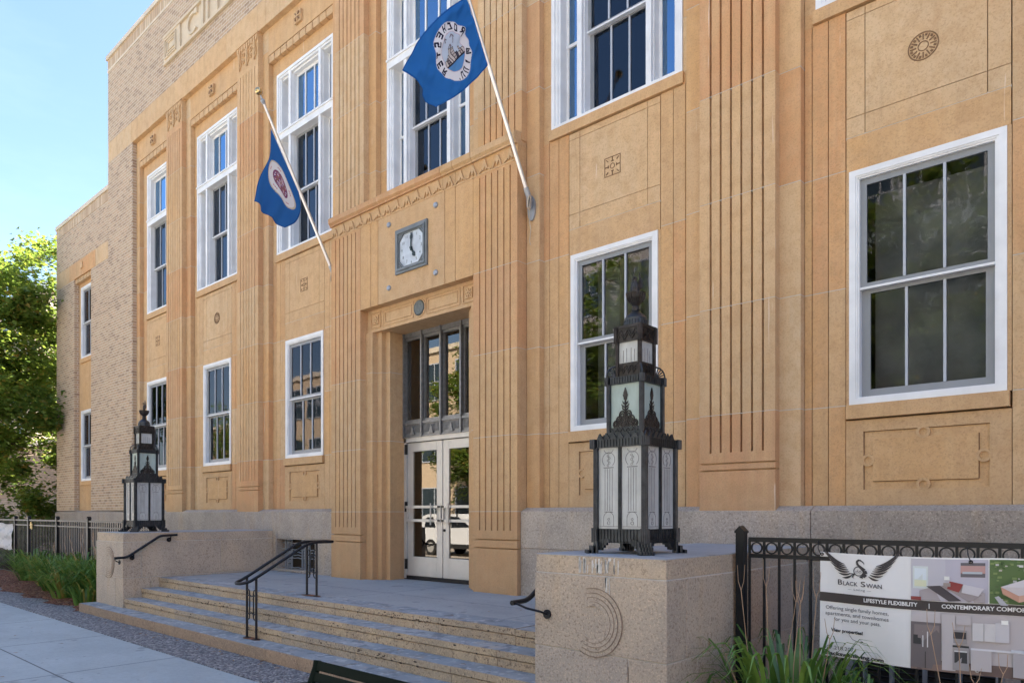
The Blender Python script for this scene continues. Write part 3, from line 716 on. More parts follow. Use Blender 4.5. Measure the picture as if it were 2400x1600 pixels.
# basement window behind the fence
b=MB(); x0,x1=-2.20,-1.0
frame(b,x0,x1,-.35,.95,.06,6.90,7.05); b.box(x0+.10,x0+.14,6.95,7.05,-.3,.9)
for i in range(1,4): xx=x0+.1+(x1-x0-.16)*i/4; b.box(xx-.015,xx+.015,6.95,7.0,-.3,.9)
bwn=b.build('basement_window',CLAY,BLD)
b=MB()
for i in range(22): z=-.28+i*.055; b.obox(((x0+x1)/2+.05,7.06,z),(1,0,0),(0,1,-.6),(0,.6,1),.52,.025,.003)
b.box(x0+.1,x1,7.1,7.12,-.35,.95); b.build('louvre',m_plain('dark_louvre',(.04,.042,.05),.6),bwn)
# ------------------------------------------------------------------ portal
b=MB(); x0,x1=-9.427,-6.915
cl=BX
sc_=[x0+.265,x0+.445,x1-.56,x1-.345]
sc_=[-9.155,-8.975,-7.475,-7.262]
blocks(b,x0+.007,x1-.007,4.845,6.13,6.83,7.0,xs=sc_,score=.011,cuts=[4.845,6.13],tones=[.6])
b.box(x0,x1,6.86,7.3,4.86,6.4,.5)
# cut for the clock is covered by the clock's own case
# inner lintel at 6.97
b.box(x0,x1,6.97,7.5,4.50,4.86,.3)
for (a,c,z0,z1) in ((-9.02,-8.30,4.555,4.80),(-8.02,-7.31,4.555,4.80)):
    frame(b,a,c,z0,z1,.012,6.96,6.98,.4); frame(b,a+.045,c-.045,z0+.045,z1-.04,.010,6.96,6.98,.4)
for xx in (-9.20,-7.13):
    frame(b,xx-.12,xx+.12,4.555,4.80,.012,6.955,6.98,.35); b.box(xx-.07,xx+.07,6.95,6.98,4.61,4.75,.35)
    for k in range(8):
        a=R(45*k); b.obox((xx+math.cos(a)*.035,6.945,4.68+math.sin(a)*.035),(math.cos(a),0,math.sin(a)),(0,1,0),(-math.sin(a),0,math.cos(a)),.026,.01,.008,.2)
b.ringy((BX,4.675),.118,.135,6.955,6.98,28,tone=.4)
# stepped jambs
for s in (-1,1):
    q=lambda x:(x if s<0 else 2*BX-x)
    for (xa,xb,yy) in ((-9.427,-9.262,6.942),(-9.262,-9.151,7.034),(-9.151,-9.042,7.114)):
        xa,xb=sorted((q(xa),q(xb)))
        zs=[.60,1.70,2.80,3.87,4.50]
        for j in range(4): b.box(xa,xb,yy,7.5,zs[j]+(.0035 if j else 0),zs[j+1]-(.0035 if j<3 else 0),[.75,.55,.35,.45][j])
        b.mi=1; 
        for z in zs[1:4]: b.box(xa,xb-.001,yy+.003,7.49,z-.0035,z+.0035,.5)
        b.mi=0
b.build('portal',SM,BLD)
# cornice and its carved band
b=MB(); x0,x1=-10.215,-6.127
segs=[x0,-9.43,-7.52,-7.27,-6.915,x1]
for i in range(5):
    a,c=segs[i]+(.004 if i else 0),segs[i+1]-(.004 if i<4 else 0); t=[.9,.95,.5,.5,.35][i]
    b.prismx([(7.1,6.36),(6.795,6.36),(6.77,6.385),(6.77,6.46),(6.80,6.485),(7.1,6.50)],a,c,t)
    b.box(a,c,6.80,7.1,6.335,6.361,t); b.box(a,c,6.836,7.1,6.13,6.336,.2+.1*i)
n=18
for i in range(n):
    x=x0+(i+.5)*(x1-x0)/n; y=6.825; wd=(x1-x0)/n*.43
    if i%2==0:   # palmette
        for (sx) in (-1,1):
            b.obox((x+sx*wd*.45,y,6.215),(sx*.45,0,-1),(0,1,0),(1,0,.45),.075,.014,.010,.3)
        b.prism([(x,6.30),(x-.03,6.235),(x,6.165),(x+.03,6.235)],y-.012,y+.02,.25)
    else:
        b.prism([(x,6.325),(x-wd*.5,6.20),(x-wd*.25,6.165),(x,6.22),(x+wd*.25,6.165),(x+wd*.5,6.20)],y-.010,y+.02,.3)
        b.obox((x-wd*.8,y,6.17),(1,0,.5),(0,1,0),(-.5,0,1),.035,.012,.008,.3); b.obox((x+wd*.8,y,6.17),(-1,0,.5),(0,1,0),(.5,0,1),.035,.012,.008,.3)
b.box(x0,x1,6.822,6.85,6.13,6.147,.2)
b.build('cornice',[STONE],BLD)
# doorway: aluminium frame, two doors, cast band and tall transom lights
DY=7.45; dx0,dx1=-9.042,-7.288
b=MB()
b.box(dx0,dx0+.05,DY-.06,DY+.08,.655,2.85); b.box(dx1-.05,dx1,DY-.06,DY+.08,.655,2.85); b.box(dx0,dx1,DY-.06,DY+.08,2.79,2.86)
DW=b.build('doorway',ALU,BLD)
for s in (-1,1):
    a,c=(dx0+.055,BX-.008) if s<0 else (BX+.008,dx1-.055)
    b=MB(); b.box(a,a+.13,DY-.03,DY+.02,.70,2.78); b.box(c-.13,c,DY-.03,DY+.02,.70,2.78); b.box(a+.13,c-.13,DY-.03,DY+.02,.70,1.0); b.box(a+.13,c-.13,DY-.03,DY+.02,2.64,2.78)
    d=bevel(b.build('door',ALU,BLD),.004)
    b=MB(); b.box(a+.13,c-.13,DY-.012,DY-.006,1.0,2.64); b.build('pane',DGLASS,d)
    b=MB(); b.box(a+.0,c-.0,DY-.075,DY-.05,1.545,1.585); b.box(a,c,DY-.075,DY-.05,1.755,1.795)
    for x in (a+.02,c-.02): b.box(x-.012,x+.012,DY-.06,DY-.03,1.545,1.795)
    hx=c-.19 if s<0 else a+.19
    b.tube([(hx,DY-.10,1.50),(hx,DY-.10,1.83)],.011,8); b.build('push_bar',ALU,d)
    b=MB(); lx=c-.035 if s<0 else a+.035
    b.box(lx-.025,lx+.025,DY-.082,DY-.05,1.55,1.58); b.box(lx-.025,lx+.025,DY-.082,DY-.05,1.76,1.79)
    if s>0: b.tube([(lx,DY-.05,1.42),(lx,DY-.03,1.42)],.02,12)
    for z in (.80,1.70,2.60):
        hx2=a-.012 if s<0 else c+.012; b.box(hx2-.01,hx2+.01,DY-.075,DY-.03,z,z+.16)
    b.build('hardware',BLACK,d)
b=MB(); b.box(dx0,dx1,DY-.05,DY+.1,.64,.70); b.build('threshold',BLACK,BLD)
b=MB(); b.box(dx0,dx1,DY-.05,DY+.08,2.86,3.09); b.box(dx0,dx1,DY-.075,DY,2.86,2.885); b.box(dx0,dx1,DY-.075,DY,3.065,3.10)
nl=4; cw=(dx1-dx0)/nl
for i in range(nl):
    for k in range(13):
        x=dx0+i*cw+.05+(cw-.1)*k/12; b.box(x-.006,x+.006,DY-.062,DY-.04,2.93,3.05)
    xc=dx0+(i+.5)*cw; b.prism([(xc-.045,2.90),(xc+.045,2.90),(xc+.04,2.935),(xc+.025,2.95),(xc+.025,2.99),(xc,3.03),(xc-.025,2.99),(xc-.025,2.95),(xc-.04,2.935)],DY-.078,DY-.05)
for i in range(nl+1):
    x=dx0+i*cw; w_=.015 if 0<i<nl else .025; b.box(x-w_,x+w_,DY-.09,DY+.05,2.86,4.50)
    if 0<i<nl:
        for s in (-1,1): b.box(x+s*.036-.008,x+s*.036+.008,DY-.04,DY+.05,3.10,4.46)
b.box(dx0,dx1,DY-.07,DY+.05,4.43,4.50); b.box(dx0,dx1,DY-.045,DY+.05,3.10,3.14); b.box(dx0,dx1,DY-.045,DY+.05,4.39,4.43)
tw=b.build('transom_window',ALUD,BLD)
b=MB(); b.box(dx0+.03,dx1-.03,DY-.01,DY-.005,3.1,4.43); b.build('pane',DGLASS,tw)
# round bronze medallion over the door
b=MB(); b.lathe((0,0,0),[(.0,0),(.105,0),(.115,.012),(.105,.03),(.09,.022),(0,.022)],28)
b.v=[(BX+x,6.97-z,4.675+y) for x,y,z in b.v]; b.build('door_medallion',m_plain('medallion_bronze',(.13,.14,.13),.5,.4,var=.3,sc_=30),BLD)
for (x,z) in ((-8.70,5.985),(-7.655,5.985),(-8.70,5.04),(-7.655,5.04)):
    b=MB(); q=MB(); q.lathe((0,0,0),[(0,0),(.038,0),(.042,.012),(.03,.028),(.012,.03),(0,.03)],16)
    for f_ in q.f: b.face([(x+q.v[i][0],6.83-q.v[i][2],z+q.v[i][1]) for i in f_])
    b.build('anchor_bolt',CLAY,BLD)
# vent grille left of the door
b=MB(); x0,x1,z0,z1=VENT
b.box(x0,x1,7.16,7.18,z0,z1); b.build('vent_back',m_plain('vent_dark',(.05,.04,.03),.9),BLD)
b=MB(); yv=7.0
for x in (x0+.12,x0+.20,x0+.32,x0+.68,x0+.77,x0+.90,x1-.10): b.box(x-.014,x+.014,yv,yv+.03,z0,z1)
for z in (z0+.03,z0+.20,z0+.25,z0+.30,z0+.35,z1-.07): 
    b.tube([(x0,yv+.015,z)]+[(x0+(x1-x0)*k/24,yv+.015,z+.006*math.sin(k*1.4)) for k in range(1,24)]+[(x1,yv+.015,z)],.008,6)
for x in (x0+.26,x0+.835):
    for k in range(7): b.ringy((x,z0+.05+k*.08),.020,.032,yv-.005,yv+.02,12)
b.build('vent_grille',CLAY,BLD)
# ------------------------------------------------------------------ steps, landing and cheek walls
XL,XR,PW=-12.17,-3.69,1.15
ST=thing('entrance_steps','four wide worn stone steps rising between the two stone pedestals to the landing','steps',((XL+XR)/2,4.1,0))
def step(y0,y1,z0,z1,x0,x1,nose=.03,name='step',n=6,ph=0):
    b=MB(); w_=(x1-x0)/n; xs=[x0]+[x0+w_*(i+ph) for i in range(1 if ph==0 else 0,n) if x0+.3<x0+w_*(i+ph)<x1-.3]+[x1]
    for i in range(len(xs)-1):
        a,c=xs[i]+(.003 if i else 0),xs[i+1]-(.003 if i<len(xs)-2 else 0); t=rnd.random()
        jz=rnd.uniform(-.003,.003)
        b.mi=0
        if nose>0:
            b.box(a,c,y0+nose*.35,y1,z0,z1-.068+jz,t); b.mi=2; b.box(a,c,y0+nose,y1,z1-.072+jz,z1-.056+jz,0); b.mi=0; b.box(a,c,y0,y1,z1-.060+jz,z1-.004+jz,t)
        else: b.box(a,c,y0,y1,z0,z1-.004+jz,t)
        b.mi=1; b.box(a+.002,c-.002,y0+.016,y1,z1-.004+jz,z1+jz,rnd.random())
    return bevel(b.build(name,[STEPB if nose==0 else STEPG,TREAD,CARVE],ST),.010,2)
step(4.065,4.75,-.09,.20,XL-PW,XR+PW,0,'bottom_step',8,.45)
step(4.345,4.85,.17,.342,XL,XR,.028,'step',6,.3)
step(4.60,5.1,.33,.491,XL,XR,.028,'step',5,.6)
step(4.87,5.22,.48,.64,XL,XR,.028,'step',6,.5)
b=MB(); b.box(XL-.02,XR+.02,5.20,7.45,.30,.638)
b.build('landing',LANDC,ST)
def cheek(x0,label,outer):
    x1=x0+PW; t=thing('stone_pedestal',label,'pedestal',((x0+x1)/2,5.6,0),'stone pedestals flanking the steps')
    b=MB(); y0,y1=4.336,6.888; zt=1.368
    # body courses
    e=.008
    for (z0_,z1_,splits) in ((-.09,.33,[.45]),(.337,.99 if False else .655,[.78]),(.662,1.222,[])):
        pass
    cs=[(-.09,.655),(.662,1.222)]
    for j,(za,zb) in enumerate(cs):
        ys=[y0-e,4.60 if j else 4.9,5.9,y1] if j else [y0-e,4.75,5.75,y1]
        for i in range(3):
            a,c=ys[i]+(.003 if i else 0),ys[i+1]-(.003 if i<2 else 0)
            if i==0 and j==0:
                b.box(x0-e,x0+.845,a,c,za,zb,.25); b.box(x0+.853,x1+e,a,c,za,zb,.6)
            else: b.box(x0-e,x1+e,a,c,za,zb,rnd.random()*.7)
    b.mi=1; b.box(x0-.002,x1+.002,y0,y1,.6,1.228,.5); b.mi=0
    o=bevel(b.build('pedestal_body',[PEDG,MORT],t),.006)
    b=MB(); 
    ys=[y0,5.62,y1]
    for i in range(2): b.box(x0,x1,ys[i]+(.003 if i else 0),ys[i+1],1.228,zt-.006,[.95,.5][i])
    b.mi=1; b.box(x0+.003,x1-.003,y0+.003,y1,zt-.006,zt,.5)
    bevel(b.build('pedestal_cap',[PEDG,m_cap],t),.006)
    b=MB(); cx,cz=(x0+x1)/2-.02,.885
    for (ra,rb,yy) in ((.120,.150,y0-e-.009),(.150,.182,y0-e-.007),(.182,.214,y0-e-.005),(.214,.25,y0-e-.003)):
        b.ringy((cx,cz),ra,rb,yy,y0,40,-128,118,tone=.45)
    b.mi=1
    for q in (.150,.182,.214,.25): b.ringy((cx,cz),q-.0015,q+.002,y0-e-.0095,y0,40,-118,105)  # thin brown lines drawn along the ring edges
    b.build('ring_carving',[PEDG,m_plain('ring_edge_brown',(.26,.19,.14),.95,var=.3,sc_=25)],t)
    return t
m_cap=m_concrete('cap_top',(.36,.37,.39))
cheek(XL-PW,'stone pedestal left of the steps carrying the farther bronze lantern','l')
pr_=cheek(XR,'stone pedestal in the foreground right of the steps under the larger lantern','r')
b=MB(); r=random.Random(3)
for i in range(26):
    x=-3.10+r.gauss(0,.085); z=1.36-r.random()**2*.06; L=r.uniform(.03,.16); w_=r.uniform(.003,.009); yy=4.3345 if True else 0
    zb=max(z-L,1.236); b.face([(x-w_,yy,zb),(x+w_*.5,yy,zb+.01),(x+w_,yy,z),(x-w_,yy,z-.004)])
for i in range(7):
    x=-3.02+r.gauss(0,.02); z=1.215; L=r.uniform(.05,.20); w_=r.uniform(.002,.006); b.face([(x-w_*.3,4.3265,z-L),(x+w_*.3,4.3265,z-L),(x+w_,4.3265,z),(x-w_,4.3265,z)])
b.build('white_stain',m_plain('lime_stain',(.62,.60,.56),.9,var=.2,sc_=40),pr_)
# ------------------------------------------------------------------ lanterns
def lantern(xc,yc,zt,label):
    t=thing('bronze_lantern',label,'lantern',(xc,yc,zt),'bronze lanterns on the pedestals')
    X,Y,Z=xc,yc,zt
    SD=[((1,0),(0,-1)),((0,1),(1,0)),((-1,0),(0,1)),((0,-1),(-1,0))]   # (tangent, outward normal) for the four sides
    def side(b,k,u0,u1,d0,d1,z0,z1,tone=None):     # box on side k: u along the tangent, d outward distance
        (tx,ty),(nx,ny)=SD[k]
        c=(X+tx*(u0+u1)/2+nx*(d0+d1)/2,Y+ty*(u0+u1)/2+ny*(d0+d1)/2,Z+(z0+z1)/2)
        b.obox(c,(tx,ty,0),(nx,ny,0),(0,0,1),abs(u1-u0)/2,abs(d1-d0)/2,(z1-z0)/2,tone)
    def sidepoly(b,k,poly,d0,d1):
        (tx,ty),(nx,ny)=SD[k]; n=len(poly)
        P=lambda u,z,d:(X+tx*u+nx*d,Y+ty*u+ny*d,Z+z)
        b.face([P(u,z,d1) for u,z in poly]); 
        for i in range(n):
            (ua,za),(ub,zb)=poly[i],poly[(i+1)%n]; b.face([P(ua,za,d0),P(ub,zb,d0),P(ub,zb,d1),P(ua,za,d1)])
    def sidering(b,k,u,z,r,w_,d,n=14,a0=0,a1=360):
        (tx,ty),(nx,ny)=SD[k]
        pts=[(X+tx*(u+r*math.cos(R(a)))+nx*d,Y+ty*(u+r*math.cos(R(a)))+ny*d,Z+z+r*math.sin(R(a))) for a in [a0+(a1-a0)*i/n for i in range(n+1)]]
        b.tube(pts,w_,5)
    def ribbed(b,h,d,z0,z1,n,rw=.5):       # band with vertical reeds on all sides
        for k in range(4):
            side(b,k,-h,h,h-.03,h,z0,z1)
            for i in range(n):
                u=-h+(i+.5)*2*h/n; side(b,k,u-h/n*rw,u+h/n*rw,h,h+d,z0+.004,z1-.004)
    def corners(b,h,w_,z0,z1,reeds=True):
        for sx in (-1,1):
            for sy in (-1,1):
                b.box(X+sx*h-w_,X+sx*h+w_,Y+sy*h-w_,Y+sy*h+w_,Z+z0,Z+z1)
                if reeds:
                    for q in (-.6,0,.6):
                        b.tube([(X+sx*h+q*w_,Y+sy*(h+w_),Z+z0+.003),(X+sx*h+q*w_,Y+sy*(h+w_),Z+z1-.003)],w_*.24,6)
                        b.tube([(X+sx*(h+w_),Y+sy*h+q*w_,Z+z0+.003),(X+sx*(h+w_),Y+sy*h+q*w_,Z+z1-.003)],w_*.24,6)
    H=.222
    # feet: stepped claw blocks at the corners
    for sx in (-1,1):
        for sy in (-1,1):
            b=MB(); cx,cy=X+sx*H,Y+sy*H
            d=Vector((sx,sy,0)).normalized(); tn=Vector((-d.y,d.x,0))
            for i in range(5):
                o=(i-2)*.022; b.tube([(cx+tn.x*o,cy+tn.y*o,Z+.0),(cx+tn.x*o,cy+tn.y*o,Z+.095)],.0125,8)
                b.tube([(cx+d.x*.035+tn.x*o,cy+d.y*.035+tn.y*o,Z),(cx+d.x*.035+tn.x*o,cy+d.y*.035+tn.y*o,Z+.06)],.0125,8)
                b.tube([(cx+d.x*.07+tn.x*o,cy+d.y*.07+tn.y*o,Z),(cx+d.x*.07+tn.x*o,cy+d.y*.07+tn.y*o,Z+.028)],.0125,8)
            for i in range(4):
                for (ax,ay) in ((-sx,0),(0,-sy)):
                    b.obox((cx+ax*(.05+.022*i),cy+ay*(.05+.022*i),Z+.045+.012*i+.02),(1,0,0),(0,1,0),(0,0,1),.014,.014,.04-.008*i)
            b.build('foot',BRONZE,t)
    b=MB(); ribbed(b,H,.006,.09,.195,15); corners(b,H,.026,.085,.20); b.box(X-H,X+H,Y-H,Y+H,Z+.085,Z+.10); b.build('base_band',BRONZE,t)
    # lowest cage
    z0,z1=.195,.835
    b=MB(); corners(b,H-.004,.019,z0,z1)
    for k in range(4): side(b,k,-.014,.014,H-.018,H+.004,z0,z1); side(b,k,-.005,.005,H+.004,H+.010,z0,z1)
    b.build('cage',BRONZE,t)
    gl=[]
    for k in range(4):
        for s in (-1,1):
            b=MB(); u0,u1=(.014,H-.022) if s>0 else (-H+.022,-.014); side(b,k,u0,u1,H-.014,H-.008,z0,z1); g=b.build('glass_panel',FROST,t)
            b=MB(); uc=(u0+u1)/2; hw=(u1-u0)/2; d=H-.006
            for q in (-.36,-.12,.12,.36): side(b,k,uc+q*hw-.0015,uc+q*hw+.0015,d-.003,d,z0+.14,z1-.17)
            side(b,k,uc-hw*.5,uc+hw*.5,d-.003,d,z1-.165,z1-.158); side(b,k,uc-hw*.42,uc+hw*.42,d-.003,d,z0+.128,z0+.134)
            sidering(b,k,uc,z1-.10,hw*.62,.0022,d-.001,14,-50,230); sidering(b,k,uc,z1-.005,hw*.5,.0022,d-.001,10,200,340)
            for q in range(5): sidering(b,k,uc+(.006 if q%2 else -.006),z1-.07-.018*q,.009,.0018,d-.001,6)
            sidering(b,k,uc,z0+.085,hw*.5,.002,d-.001,12,0,180)
            for q in (-1,1): side(b,k,uc+q*hw*.5-.0012,uc+q*hw*.5+.0012,d-.003,d,z0+.02,z0+.085)
            sidering(b,k,uc,z0+.045,.013,.002,d-.001,8); sidering(b,k,uc,z0+.075,.009,.002,d-.001,6)
            side(b,k,uc-hw*.9,uc+hw*.9,d-.003,d,z0+.016,z0+.020)
            b.build('etched_pattern',ETCH,g)
    # cornice with reeds and zigzag crest
    b=MB(); ribbed(b,H+.012,.006,.83,.895,17); corners(b,H+.012,.024,.825,.90)
    for k in range(4):
        side(b,k,-H,H,.155,H-.01,.895,.905)
        for i in range(7):       # crest of triangles leaning inwards
            u=-.19+i*.38/6; sidepoly(b,k,[(u-.03,.90),(u+.03,.90),(u,.955)],.205,.216)
        side(b,k,-.19,.19,.17,.185,.90,.935); side(b,k,-.17,.17,.155,.172,.93,.965)
    b.build('cornice_band',BRONZE,t)
    # second tier
    h2=.150; z0,z1=1.01,1.275
    b=MB()
    for k in range(4):
        side(b,k,-h2,h2,h2-.012,h2,.955,1.015)
        for i in range(6):
            u=-h2+.025+i*(2*h2-.05)/5
            for sx in (-1,1):
                (tx,ty),(nx,ny)=SD[k]
                b.obox((X+tx*(u+sx*.012)+nx*(h2+.003),Y+ty*(u+sx*.012)+ny*(h2+.003),Z+.985),(tx,ty,0),(nx,ny,0),(0,0,1),.0035,.004,.022) if False else b.obox((X+tx*(u+sx*.011)+nx*(h2+.003),Y+ty*(u+sx*.011)+ny*(h2+.003),Z+.985),(tx*.5,ty*.5,-sx*.9),(nx,ny,0),(tx*sx*.9,ty*sx*.9,.5),.024,.004,.004)
    corners(b,h2-.002,.015,.955,z1); b.build('middle_frame',BRONZE,t)
    for k in range(4):
        b=MB(); side(b,k,-h2+.016,h2-.016,h2-.016,h2-.010,z0,z1); g=b.build('middle_glass',FROST2,t)
        b=MB(); d=h2-.004
        side(b,k,-.007,.007,d-.004,d,z0,z0+.17); side(b,k,-.003,.003,d,d+.005,z0+.01,z0+.15)
        sidepoly(b,k,[(-.012,z0+.165),(.012,z0+.165),(.016,z0+.205),(0,z0+.235),(-.016,z0+.205)],d-.004,d+.004)
        for (r,zz,uu) in ((.020,.024,.09),(.024,.045,.058),(.022,.024,.048),(.024,.075,.030),(.014,.02,.016),(.014,.055,.012)):
            for s in (-1,1):
                sidering(b,k,s*uu,z0+zz,r,.0055,d-.001,12); sidering(b,k,s*uu,z0+zz,r*.45,.005,d-.001,8)
        for zz,ln in ((.11,.030),(.128,.036),(.146,.026),(.185,.022)):
            for s in (-1,1):
                (tx,ty),(nx,ny)=SD[k]; b.tube([(X+nx*d,Y+ny*d,Z+z0+zz-.008),(X+tx*s*ln*.7+nx*d,Y+ty*s*ln*.7+ny*d,Z+z0+zz),(X+tx*s*ln+nx*d,Y+ty*s*ln+ny*d,Z+z0+zz+.012)],[.006,.005,.002],5)
        b.build('scroll_ornament',BRONZE2,g)
    b=MB(); ribbed(b,h2+.008,.005,1.27,1.325,13); corners(b,h2+.008,.016,1.265,1.33)
    for sx in (-1,1):
        for sy in (-1,1):      # shell fans on the corners, radiating outwards
            d=Vector((sx,sy,0)).normalized(); o=Vector((X+sx*.11,Y+sy*.11,Z+1.33))
            for a in range(0,100,18):
                e=o+d*(.072*math.cos(R(a)))+Vector((0,0,.072*math.sin(R(a)))); b.tube([o,e],.0045,5)
            pts=[o+d*(.075*math.cos(R(a)))+Vector((0,0,.075*math.sin(R(a)))) for a in range(0,100,9)]; b.tube(pts,.006,5)
    b.build('shell_crest',BRONZE,t)
    h3=.103; 
    b=MB()
    for k in range(4):
        side(b,k,-h3,h3,h3-.012,h3,1.33,1.425)
        for i in range(4):
            u=-h3+.03+i*(2*h3-.06)/3; (tx,ty),(nx,ny)=SD[k]
            for s in (-1,1):
                for zz in (1.37,1.39): b.obox((X+tx*(u+s*.013)+nx*(h3+.003),Y+ty*(u+s*.013)+ny*(h3+.003),Z+zz),(tx*.6,ty*.6,-s*.8),(nx,ny,0),(tx*s*.8,ty*s*.8,.6),.021,.004,.0035)
    corners(b,h3-.002,.0125,1.33,1.60)
    for k in range(4):
        side(b,k,-h3-.008,h3+.008,h3-.012,h3+.006,1.565,1.665); side(b,k,-h3-.014,h3+.014,h3-.014,h3+.012,1.655,1.675)
        for i in range(3):
            u=-h3+.035+i*(2*h3-.07)/2; (tx,ty),(nx,ny)=SD[k]
            for s in (-1,1):
                for zz in (1.60,1.625): b.obox((X+tx*(u+s*.016)+nx*(h3+.009),Y+ty*(u+s*.016)+ny*(h3+.009),Z+zz),(tx*.6,ty*.6,-s*.8),(nx,ny,0),(tx*s*.8,ty*s*.8,.6),.024,.004,.0035)
    corners(b,h3+.006,.014,1.56,1.67); b.build('top_frame',BRONZE2,t)
    for k in range(4):
        b=MB(); side(b,k,-h3+.012,h3-.012,h3-.014,h3-.008,1.425,1.565); g=b.build('top_glass',FROST,t)
        b=MB()
        for q in (-.05,-.02,.02,.05): side(b,k,q-.0015,q+.0015,h3-.0085,h3-.0055,1.43,1.53-abs(q)*.4)
        b.build('etched_pattern',ETCH,g)
    b=MB(); b.lathe((X,Y,Z),[(.09,1.67),(.092,1.70),(.086,1.725),(.088,1.74),(.070,1.765),(.045,1.785),(.03,1.80),(.035,1.81)],24)
    for k in range(24): a=R(15*k); b.tube([(X+.091*math.cos(a),Y+.091*math.sin(a),Z+1.675),(X+.089*math.cos(a),Y+.089*math.sin(a),Z+1.722)],.005,5)
    smooth_by(b.build('dome_cap',BRONZE,t),35)
    b=MB(); b.lathe((X,Y,Z),[(.028,1.80),(.03,1.83),(.024,1.845),(.045,1.87),(.062,1.90),(.070,1.94),(.066,1.945),(.0,1.95)],24)
    for k in range(20): a=R(18*k); b.tube([(X+.046*math.cos(a),Y+.046*math.sin(a),Z+1.87),(X+.066*math.cos(a),Y+.066*math.sin(a),Z+1.905),(X+.074*math.cos(a),Y+.074*math.sin(a),Z+1.945)],[.004,.006,.004],5)
    b.lathe((X,Y,Z),[(.078,1.94),(.078,1.948),(.0,1.95)],24); b.build('urn',BRONZE2,t)
    # finial: a bird with raised wings
    b=MB(); b.lathe((X,Y,Z),[(.012,1.94),(.026,1.965),(.028,1.995),(.02,2.03),(.010,2.05),(.014,2.065),(.010,2.085),(.0,2.09)],12,flat=.8)
    b.tube([(X,Y-.005,Z+2.07),(X,Y-.03,Z+2.068),(X,Y-.036,Z+2.058)],[.008,.004,.001],5)
    for s in (-1,1):
        for q in range(7):
            b.tube([(X+s*.012,Y,Z+1.96+.008*q),(X+s*(.050-.003*q),Y+.01,Z+1.985+.012*q),(X+s*(.058-.0065*q),Y+.015,Z+2.02+.018*q)],[.007,.006,.002],5)
    b.build('bird_finial',BRONZE2,t)
    OZ=[0,.90,.955,1.01,1.275,1.33,1.425,1.565,1.675,1.80,1.945,2.09,9]; NZ=[0,.885,.93,.968,1.316,1.37,1.477,1.64,1.767,1.89,2.03,2.17,9.08]
    for o in t.children_recursive:
        if o.type=='MESH':
            for v in o.data.vertices:
                z=v.co.z
                for k in range(12):
                    if OZ[k]<=z<OZ[k+1]: v.co.z=NZ[k]+(z-OZ[k])*(NZ[k+1]-NZ[k])/(OZ[k+1]-OZ[k]); break
    return t
lantern(-3.13,4.88,1.368,'large ornate bronze lantern with etched glass on the foreground pedestal')
lantern(-12.83,4.90,1.368,'ornate bronze lantern on the far pedestal left of the steps')
# ------------------------------------------------------------------ handrails
def fillet(P,r=.08,n=5):
    P=[Vector(p) for p in P]; out=[P[0]]
    for i in range(1,len(P)-1):
        a=(P[i-1]-P[i]); c=(P[i+1]-P[i]); ra=min(r,a.length*.45,c.length*.45)
        A=P[i]+a.normalized()*ra; B_=P[i]+c.normalized()*ra
        for k in range(n+1):
            t=k/n; out.append(A*(1-t)**2+P[i]*2*t*(1-t)+B_*t*t)
    out.append(P[-1]); return out
CR=thing('center_handrail','black double handrail with loop end standing mid stairs','handrail',(-8.2,4.7,.2))
for k,(x,y,z0,z1) in enumerate(((-8.17,4.29,.20,.92),(-7.95,4.29,.20,.92),(-8.17,5.10,.64,1.315),(-7.95,5.10,.64,1.315))):
    b=MB(); b.tube([(x,y,z0),(x,y,z1)],.0145,10); b.lathe((x,y,z0),[(.045,0),(.045,.006),(.02,.01)],14); b.build('post',BLACK,CR)
b=MB()
pa=[(-7.95,5.33,1.315),(-7.95,5.00,1.315),(-7.95,4.33,.945),(-7.95,4.21,.885)]
pb=[(-8.17,5.33,1.315),(-8.17,5.00,1.315),(-8.17,4.33,.945),(-8.17,4.21,.885)]
loop=[( -8.06+.11*math.cos(R(a)),4.21-.10*math.sin(R(a)),.885-.025*math.sin(R(a))) for a in range(0,181,15)]
path=fillet(pa,.12)+loop[1:-1]+fillet(pb,.12)[::-1]
b.tube(path,.018,10); b.tube([(-8.17,5.33,1.315),(-8.12,5.37,1.315),(-8.00,5.37,1.315),(-7.95,5.33,1.315)],.018,8); smooth_by(b.build('rail',BLACK,CR),50)
for (xa,xb,y,z0) in ((-8.17,-7.95,4.29,.20),(-8.17,-7.95,5.10,.64)):
    b=MB(); xm=(xa+xb)/2
    for s in (-1,1):
        xx=xm+s*.045; r=.032
        za,zb=z0+.26,z0+.54
        for a0,zc in ((0,zb),(180,za)):
            pts=[(xm+s*(.045+r)+r*math.cos(R(a)),y,zc+r*1.1*math.sin(R(a))) for a in range(0,361,24)]; b.tube(pts,.0075,6,caps=False)
        b.tube([(xx,y,za),(xx,y,zb)],.0085,6)
    b.tube([(xm-.045,y,zb-.03),(xm,y,zb-.045),(xm+.045,y,zb-.03)],.0075,6); b.tube([(xm-.045,y,za+.03),(xm,y,za+.045),(xm+.045,y,za+.03)],.0075,6)
    b.build('scroll_insert',BLACK,CR)
for (x,y,z) in ((-8.29,4.36,.201),(-8.05,5.06,.641)):
    pass
